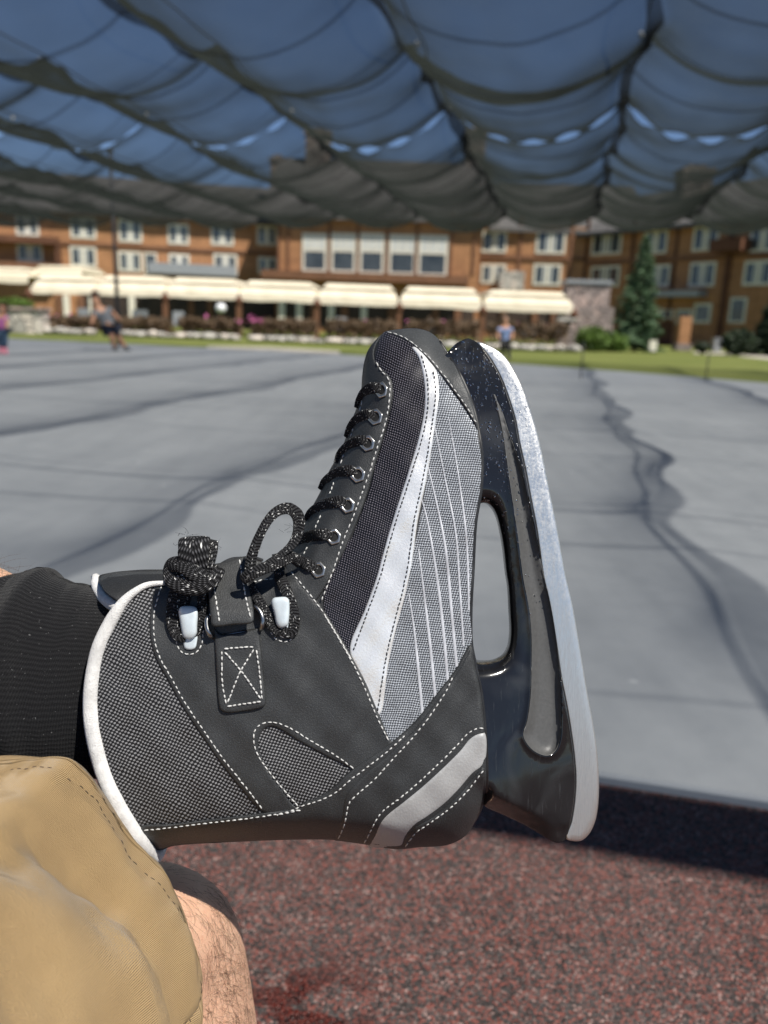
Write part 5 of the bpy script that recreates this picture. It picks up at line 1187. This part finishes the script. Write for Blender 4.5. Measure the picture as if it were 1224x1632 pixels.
# planted beds edged with pale rocks, along the back of the lawn
BY = 30.5
blab = ['by the pale stone wall', 'behind the leaning skater', 'under the white round lamp', 'with bright pink flowers', 'left of the skate toe', 'behind the skate toe', 'right of the skate toe']
for i in range(7):
    x0, x1 = AX[i] + 14, AX[i + 1] - 3; lift = np.interp(i, [0, 6], [0, 9]); xm = (x0 + x1) / 2
    P0, P1 = on_y(x0, 510 + lift, BY), on_y(x1, 514 + lift, BY); zt = max(.45, (P0[2] + P1[2]) / 2 + .15)
    t = thing('flower_bed', 'bronze leaved flower bed behind a rock edge, ' + blab[i], 'flower bed', ((P0[0] + P1[0]) / 2, BY + .5, 0), 'flower beds along the patio')
    W = P1[0] - P0[0]
    leaves(1500, lambda: np.array([P0[0] + W * rng.random(), BY + .3 + 1.0 * rng.random(), .15 + (zt + .22 * noise.noise(Vector((rng.random() * 9, i, 0))) - .15) * sqrt(rng.random())]), .09, 'foliage', M['bed'], t)
    npk = [6, 0, 3, 26, 2, 3, 2][i]; px_c = P0[0] + W * (.12 if i == 3 else .55)
    if npk: leaves(npk, lambda: np.array([px_c + rng.normal(0, .28 if i == 3 else W * .25), BY + .2 + .4 * rng.random(), zt + rng.uniform(-.12, .12)]), .10, 'flowers', M['pink'], t)
    mb = MB(); x = P0[0]
    mb.box(P0[0], P1[0], BY + .05, BY + .3, 0, .22)
    while x < P1[0]:
        w = rng.uniform(.35, .7); h = rng.uniform(.16, .28); c = np.array([x + w / 2, BY, h * .45]); rows = []
        for a in np.linspace(-1.4, 1.4, 6):
            for k in range(9): th = 2 * pi * k / 9; j_ = 1 + .22 * noise.noise(Vector((cos(th) * 2 + x * 3, sin(th) * 2, a))); rows.append((c[0] + w * .55 * cos(a) * cos(th) * j_, c[1] + .28 * cos(a) * sin(th) * j_, c[2] + h * .55 * sin(a) * j_))
        mb.add(rows, [[a * 9 + k, a * 9 + (k + 1) % 9, (a + 1) * 9 + (k + 1) % 9, (a + 1) * 9 + k] for a in range(5) for k in range(9)] + [list(range(9))[::-1], [45 + k for k in range(9)]]); x += w
    mb.build('rock_edge', M['stone_pale'], t, True)
# pale stone garden wall at the left
t = thing('stone_wall', 'low pale stone garden wall at the left edge behind the child', 'wall', on_z(30, 535)); a, b_ = on_y(-40, 487, 30), on_y(62, 489, 30); mb = MB(); mb.box(a[0], b_[0], 30, 30.9, 0, a[2] - .1); mb.build('body', M['stone_pale'], t); mb = MB(); mb.box(a[0] - .05, b_[0] + .08, 29.92, 30.98, a[2] - .1, a[2]); mb.build('coping', M['stone'], t)
# stone chimney of the patio and the gate pillar in front of it
a, b_ = on_y(907, 447, 39), on_y(984, 447, 39); t = thing('stone_chimney', 'broad fieldstone chimney wall at the right end of the awnings', 'chimney', ((a[0] + b_[0]) / 2, 39, 0)); mb = MB(); w = b_[0] - a[0]
mb.box(a[0], b_[0], 39, 40.4, 0, a[2] * .62); mb.box(a[0] + w * .0, b_[0] - w * .12, 39.05, 40.3, a[2] * .62, a[2] - .12); mb.build('stack', M['stone'], t); mb = MB(); mb.box(a[0] - .1, b_[0] - w * .1, 38.95, 40.45, a[2] - .12, a[2] + .06); mb.build('cap', M['metal_grey'], t)
a, b_ = on_y(893, 500, 32), on_y(919, 500, 32); t = thing('stone_pillar', 'stubby square stone pillar at the lawn edge below the awning end', 'pillar', ((a[0] + b_[0]) / 2, 32.3, 0)); mb = MB(); mb.box(a[0], b_[0], 32, 32.65, 0, a[2] * .82); mb.build('shaft', M['stone'], t); mb = MB(); mb.box(a[0] - .06, b_[0] + .06, 31.94, 32.7, a[2] * .82, a[2] * .9); mb.build('cap', M['stone_pale'], t)
# shrubs and trees
def shrub(cx, cy, rx, ry, d_, label, mat, n=1400, size=.07, name='shrub', depth=None):
    c = on_y(cx, cy, d_); sc_ = d_ / FPX * 1.05; RX, RZ = rx * sc_, ry * sc_; t = thing(name, label, 'shrub', (c[0], d_, 0)); zc_ = max(RZ * .9, c[2])
    def f():
        v = rng.normal(0, 1, 3); v /= np.linalg.norm(v); r = (rng.random() ** .33) * (1 + .28 * noise.noise(Vector(v.tolist()) * 2.2 + Vector((cx, 0, 0)))); return np.array([c[0] + v[0] * r * RX, d_ + v[1] * r * (depth or RX), max(.02, zc_ + v[2] * r * RZ)])
    leaves(n, f, size, 'foliage', mat, t); mb = MB()
    for k in range(4): a = k * 1.6; mb.tube([(c[0] + .05 * cos(a), d_ + .05 * sin(a), 0), (c[0] + RX * .4 * cos(a), d_ + RX * .4 * sin(a), zc_)], [.03, .012], 5)
    mb.build('stems', M['bark'], t, True); return t
shrub(944, 545, 26, 19, 33.0, 'bright green rounded shrub right of the stubby pillar', M['bush'], 1800, .08); shrub(978, 549, 20, 14, 33.4, 'smaller green shrub tucked against the spruce', M['bush'], 1200, .08)
shrub(1178, 545, 26, 19, 34.0, 'dark rounded evergreen shrub by the lodge wall at right', M['dark_leaf'], 1600, .09); shrub(1120, 553, 12, 8, 35, 'small dark plant at the foot of the lodge wall', M['dark_leaf'], 500, .07); shrub(24, 483, 26, 8, 31.2, 'light green plants trailing over the pale stone wall', M['bush'], 700, .07)
shrub(255, 458, 40, 5, 46, 'grey green vine on the patio roof', M['bush'], 300, .1) if False else None
def conifer(cx, base_y, top_y, half, d_, label, n=9000, mat=None):
    mat = mat or M['needle']; b_ = on_y(cx, base_y, d_); zt = on_y(cx + 2, top_y, d_)[2]; Rm = half * d_ / FPX * 1.05; t = thing('spruce_tree', label, 'tree', (b_[0], d_, 0))
    mb = MB(); mb.tube([(b_[0], d_, 0), (b_[0], d_, zt * .5), (b_[0], d_, zt * .98)], [.13, .08, .015], 8); mb.build('trunk', M['bark'], t, True)
    Vv = []; Ff = []
    nb = 230
    for k in range(nb):
        h = (k + rng.random()) / nb; z = zt * (.04 + .95 * h); az = k * 2.39996 + rng.normal(0, .2); R_ = Rm * (1 - h) ** .82 * rng.uniform(.58, 1.22) + .04; droop = .30 - .25 * h
        d2 = np.array([cos(az), sin(az), 0]); sd = np.array([-sin(az), cos(az), 0]); m = max(5, int(34 * (1 - h) + 8))
        for q in range(m):
            f = rng.random() ** .6; p = np.array([b_[0], d_, z]) + d2 * R_ * f + np.array([0, 0, -droop * R_ * f * f + .10 * R_ * f ** 3]) + sd * rng.normal(0, .14 * R_ * (1.1 - f * .6)) + np.array([0, 0, rng.normal(0, .03)])
            L = rng.uniform(.10, .20) * (1 + .4 * (1 - h)); dr = d2 * .7 + sd * rng.normal(0, .6) + np.array([0, 0, rng.normal(-.15, .25)]); dr /= np.linalg.norm(dr); wv_ = np.cross(dr, rng.normal(0, 1, 3)); wv_ /= np.linalg.norm(wv_) + 1e-9
            i0_ = len(Vv); Vv += [p - wv_ * L * .22, p + dr * L, p + wv_ * L * .22, p - dr * L * .3]; Ff.append([i0_, i0_ + 1, i0_ + 2, i0_ + 3])
    obj('crown', Vv, Ff, mat, t, False); return t
conifer(1010, 566, 374, 40, 35.0, 'tall blue green spruce on the lawn in front of the lodge'); conifer(1222, 568, 470, 30, 36.0, 'dark young conifer cut by the right frame edge', mat=M['dark_leaf'])
# round lamp, portico post, white boxes, stakes
c = on_y(352, 491, 37.2); t = thing('globe_lamp', 'white round globe lamp on a post under the awnings', 'lamp', (c[0], 37.2, 0)); mb = MB(); mb.tube([(c[0], 37.2, 0), (c[0], 37.2, c[2] - .2)], .04, 8); mb.build('post', M['wood_dark'], t, True)
mb = MB(); mb.lathe(c, [(.03 + .22 * sin(a), -.22 * cos(a)) for a in np.linspace(.15, pi - .05, 10)], 14); mb.build('globe', simple('white_globe', (.8, .8, .8), .3, 0, .05, 5), t, True)
for x, yt_, yb_, dd, lab in ((925, 548, 606, 16.8, 'thin black stake at the rink edge near the stone pillar'), (1124, 566, 609, 15.4, 'thin black stake at the rink edge further right')):
    a = on_z(x, yb_, 0); zt = on_y(x, yt_, a[1])[2]; t = thing('edge_stake', lab, 'stake', a, 'stakes along the rink edge'); mb = MB(); mb.tube([a, a + np.array([0, 0, zt])], .012, 6); mb.build('shaft', M['cable'], t, True); mb = MB(); mb.lathe(a + np.array([0, 0, zt]), [(.012, 0), (.025, .01), (.02, .03), (.006, .05)], 8); mb.build('cap', M['cable'], t, True)
a, b_ = on_y(1086, 504, 40), on_y(1104, 504, 40); t = thing('porch_post', 'light timber post beside the side door at right', 'post', ((a[0] + b_[0]) / 2, 40, 0)); mb = MB(); mb.box(a[0], b_[0], 40, 40.5, .35, a[2]); mb.build('shaft', M['wood'], t); mb = MB(); mb.box(a[0] - .1, b_[0] + .1, 39.9, 40.6, 0, .35); mb.build('base', M['stone'], t)
a, b_ = on_y(1140, 540, 38), on_y(1152, 540, 38); t = thing('utility_box', 'pale grey utility box by the lodge wall', 'box', ((a[0] + b_[0]) / 2, 38, 0)); mb = MB(); mb.box(a[0], b_[0], 38, 38.4, .05, a[2]); mb.build('cabinet', M['metal_grey'], t); mb = MB(); mb.box(a[0] - .03, b_[0] + .03, 37.97, 38.43, a[2], a[2] + .05); mb.build('lid', M['metal_grey'], t)
a = on_y(1041, 552, 34); t = thing('garden_sign', 'small white sign at the foot of the spruce', 'sign', (a[0], 34, 0)); mb = MB(); mb.box(a[0] - .16, a[0] + .16, 34, 34.04, a[2] - .2, a[2] + .25); mb.build('board', M['cream'], t); mb = MB(); mb.tube([(a[0], 34.06, 0), (a[0], 34.06, a[2])], .025, 6); mb.build('stake', M['wood_dark'], t, True)
# chairs and tables of the terrace, seen in the shade under the awnings
def chair(x, d_, rz, label):
    c = on_y(x, 510, d_); t = thing('patio_chair', label, 'chair', (c[0], d_, 0), 'chairs on the patio'); R2 = lambda px_, py_: (c[0] + px_ * cos(rz) - py_ * sin(rz), d_ + px_ * sin(rz) + py_ * cos(rz))
    def bx_(x0, x1, y0, y1, z0, z1, nm, m):
        mb = MB(); o = R2(x0, y0); mb.obox((*o, z0), (cos(rz) * (x1 - x0), sin(rz) * (x1 - x0), 0), (-sin(rz) * (y1 - y0), cos(rz) * (y1 - y0), 0), (0, 0, z1 - z0)); mb.build(nm, m, t)
    bx_(-.25, .25, -.25, .25, .42, .50, 'seat', M['metal_grey']); bx_(-.25, .25, .22, .29, .50, 1.05, 'backrest', M['metal_grey'])
    for sx in (-.24, .2):
        for sy in (-.24, .24): bx_(sx, sx + .04, sy - .04 if sy > 0 else sy, sy if sy > 0 else sy + .04, 0, .42, 'leg', M['wood_dark'])
cw = ['left of the wooden post by the skater', 'behind the skater', 'right of the thin dark pole', 'between the pole and the lamp', 'left of the lamp', 'near the skate toe', 'right of the skate toe', 'by the gate pillar']
for i, (x, d_) in enumerate([(130, 37), (172, 36.6), (212, 37), (232, 36.4), (285, 36.8), (545, 36.8), (690, 36.8), (845, 36.8)]): chair(x, d_, [0, .4, -.5, 2.9, .3, .2, -.3, 3.0][i], 'grey cushioned patio chair under the awnings, ' + cw[i])
# ------------------------------------------------------------------ light, sky, camera
SUN = Vector((.485, -.50, 1.0)).normalized()
sl = bpy.data.lights.new('sun', 'SUN'); sl.energy = 5.0; sl.angle = radians(.53); sl.color = (1.0, .955, .88)
so = bpy.data.objects.new('sun', sl); COL.objects.link(so); so.rotation_euler = SUN.to_track_quat('Z', 'Y').to_euler(); so.location = (0, 0, 30)
wd = bpy.data.worlds.new('World'); scene.world = wd; wd.use_nodes = True; nt = wd.node_tree
sky = nt.nodes.new('ShaderNodeTexSky'); sky.sky_type = 'NISHITA'; sky.sun_disc = False
sky.sun_elevation = math.asin(SUN.z); sky.sun_rotation = atan2(SUN.x, SUN.y); sky.altitude = 3000; sky.air_density = .9; sky.dust_density = .1; sky.ozone_density = 2.4
bg = nt.nodes['Background']; bg.inputs[1].default_value = .078; nt.links.new(sky.outputs[0], bg.inputs[0])
cd = bpy.data.cameras.new('camera'); co = bpy.data.objects.new('camera', cd); COL.objects.link(co)
cd.sensor_fit = 'VERTICAL'; cd.sensor_height = 36; cd.sensor_width = 27; cd.lens = 36 * FPX / 1632
cd.clip_start = .02; cd.clip_end = 800
cd.dof.use_dof = True; cd.dof.focus_distance = .425; cd.dof.aperture_fstop = cd.lens / 3.8
mw = Matrix(((CR[0], CU[0], CB[0], CO[0]), (CR[1], CU[1], CB[1], CO[1]), (CR[2], CU[2], CB[2], CO[2]), (0, 0, 0, 1)))
co.matrix_world = mw; scene.camera = co
scene.view_settings.view_transform = 'Standard'; scene.view_settings.look = 'None'; scene.view_settings.exposure = 0.42; scene.view_settings.gamma = 1.0
scene.render.engine = 'CYCLES'; cy = scene.cycles
cy.use_denoising = True; cy.max_bounces = 8; cy.transparent_max_bounces = 24; cy.diffuse_bounces = 3; cy.glossy_bounces = 4; cy.transmission_bounces = 6; cy.caustics_reflective = False; cy.caustics_refractive = False
cy.sample_clamp_indirect = 6
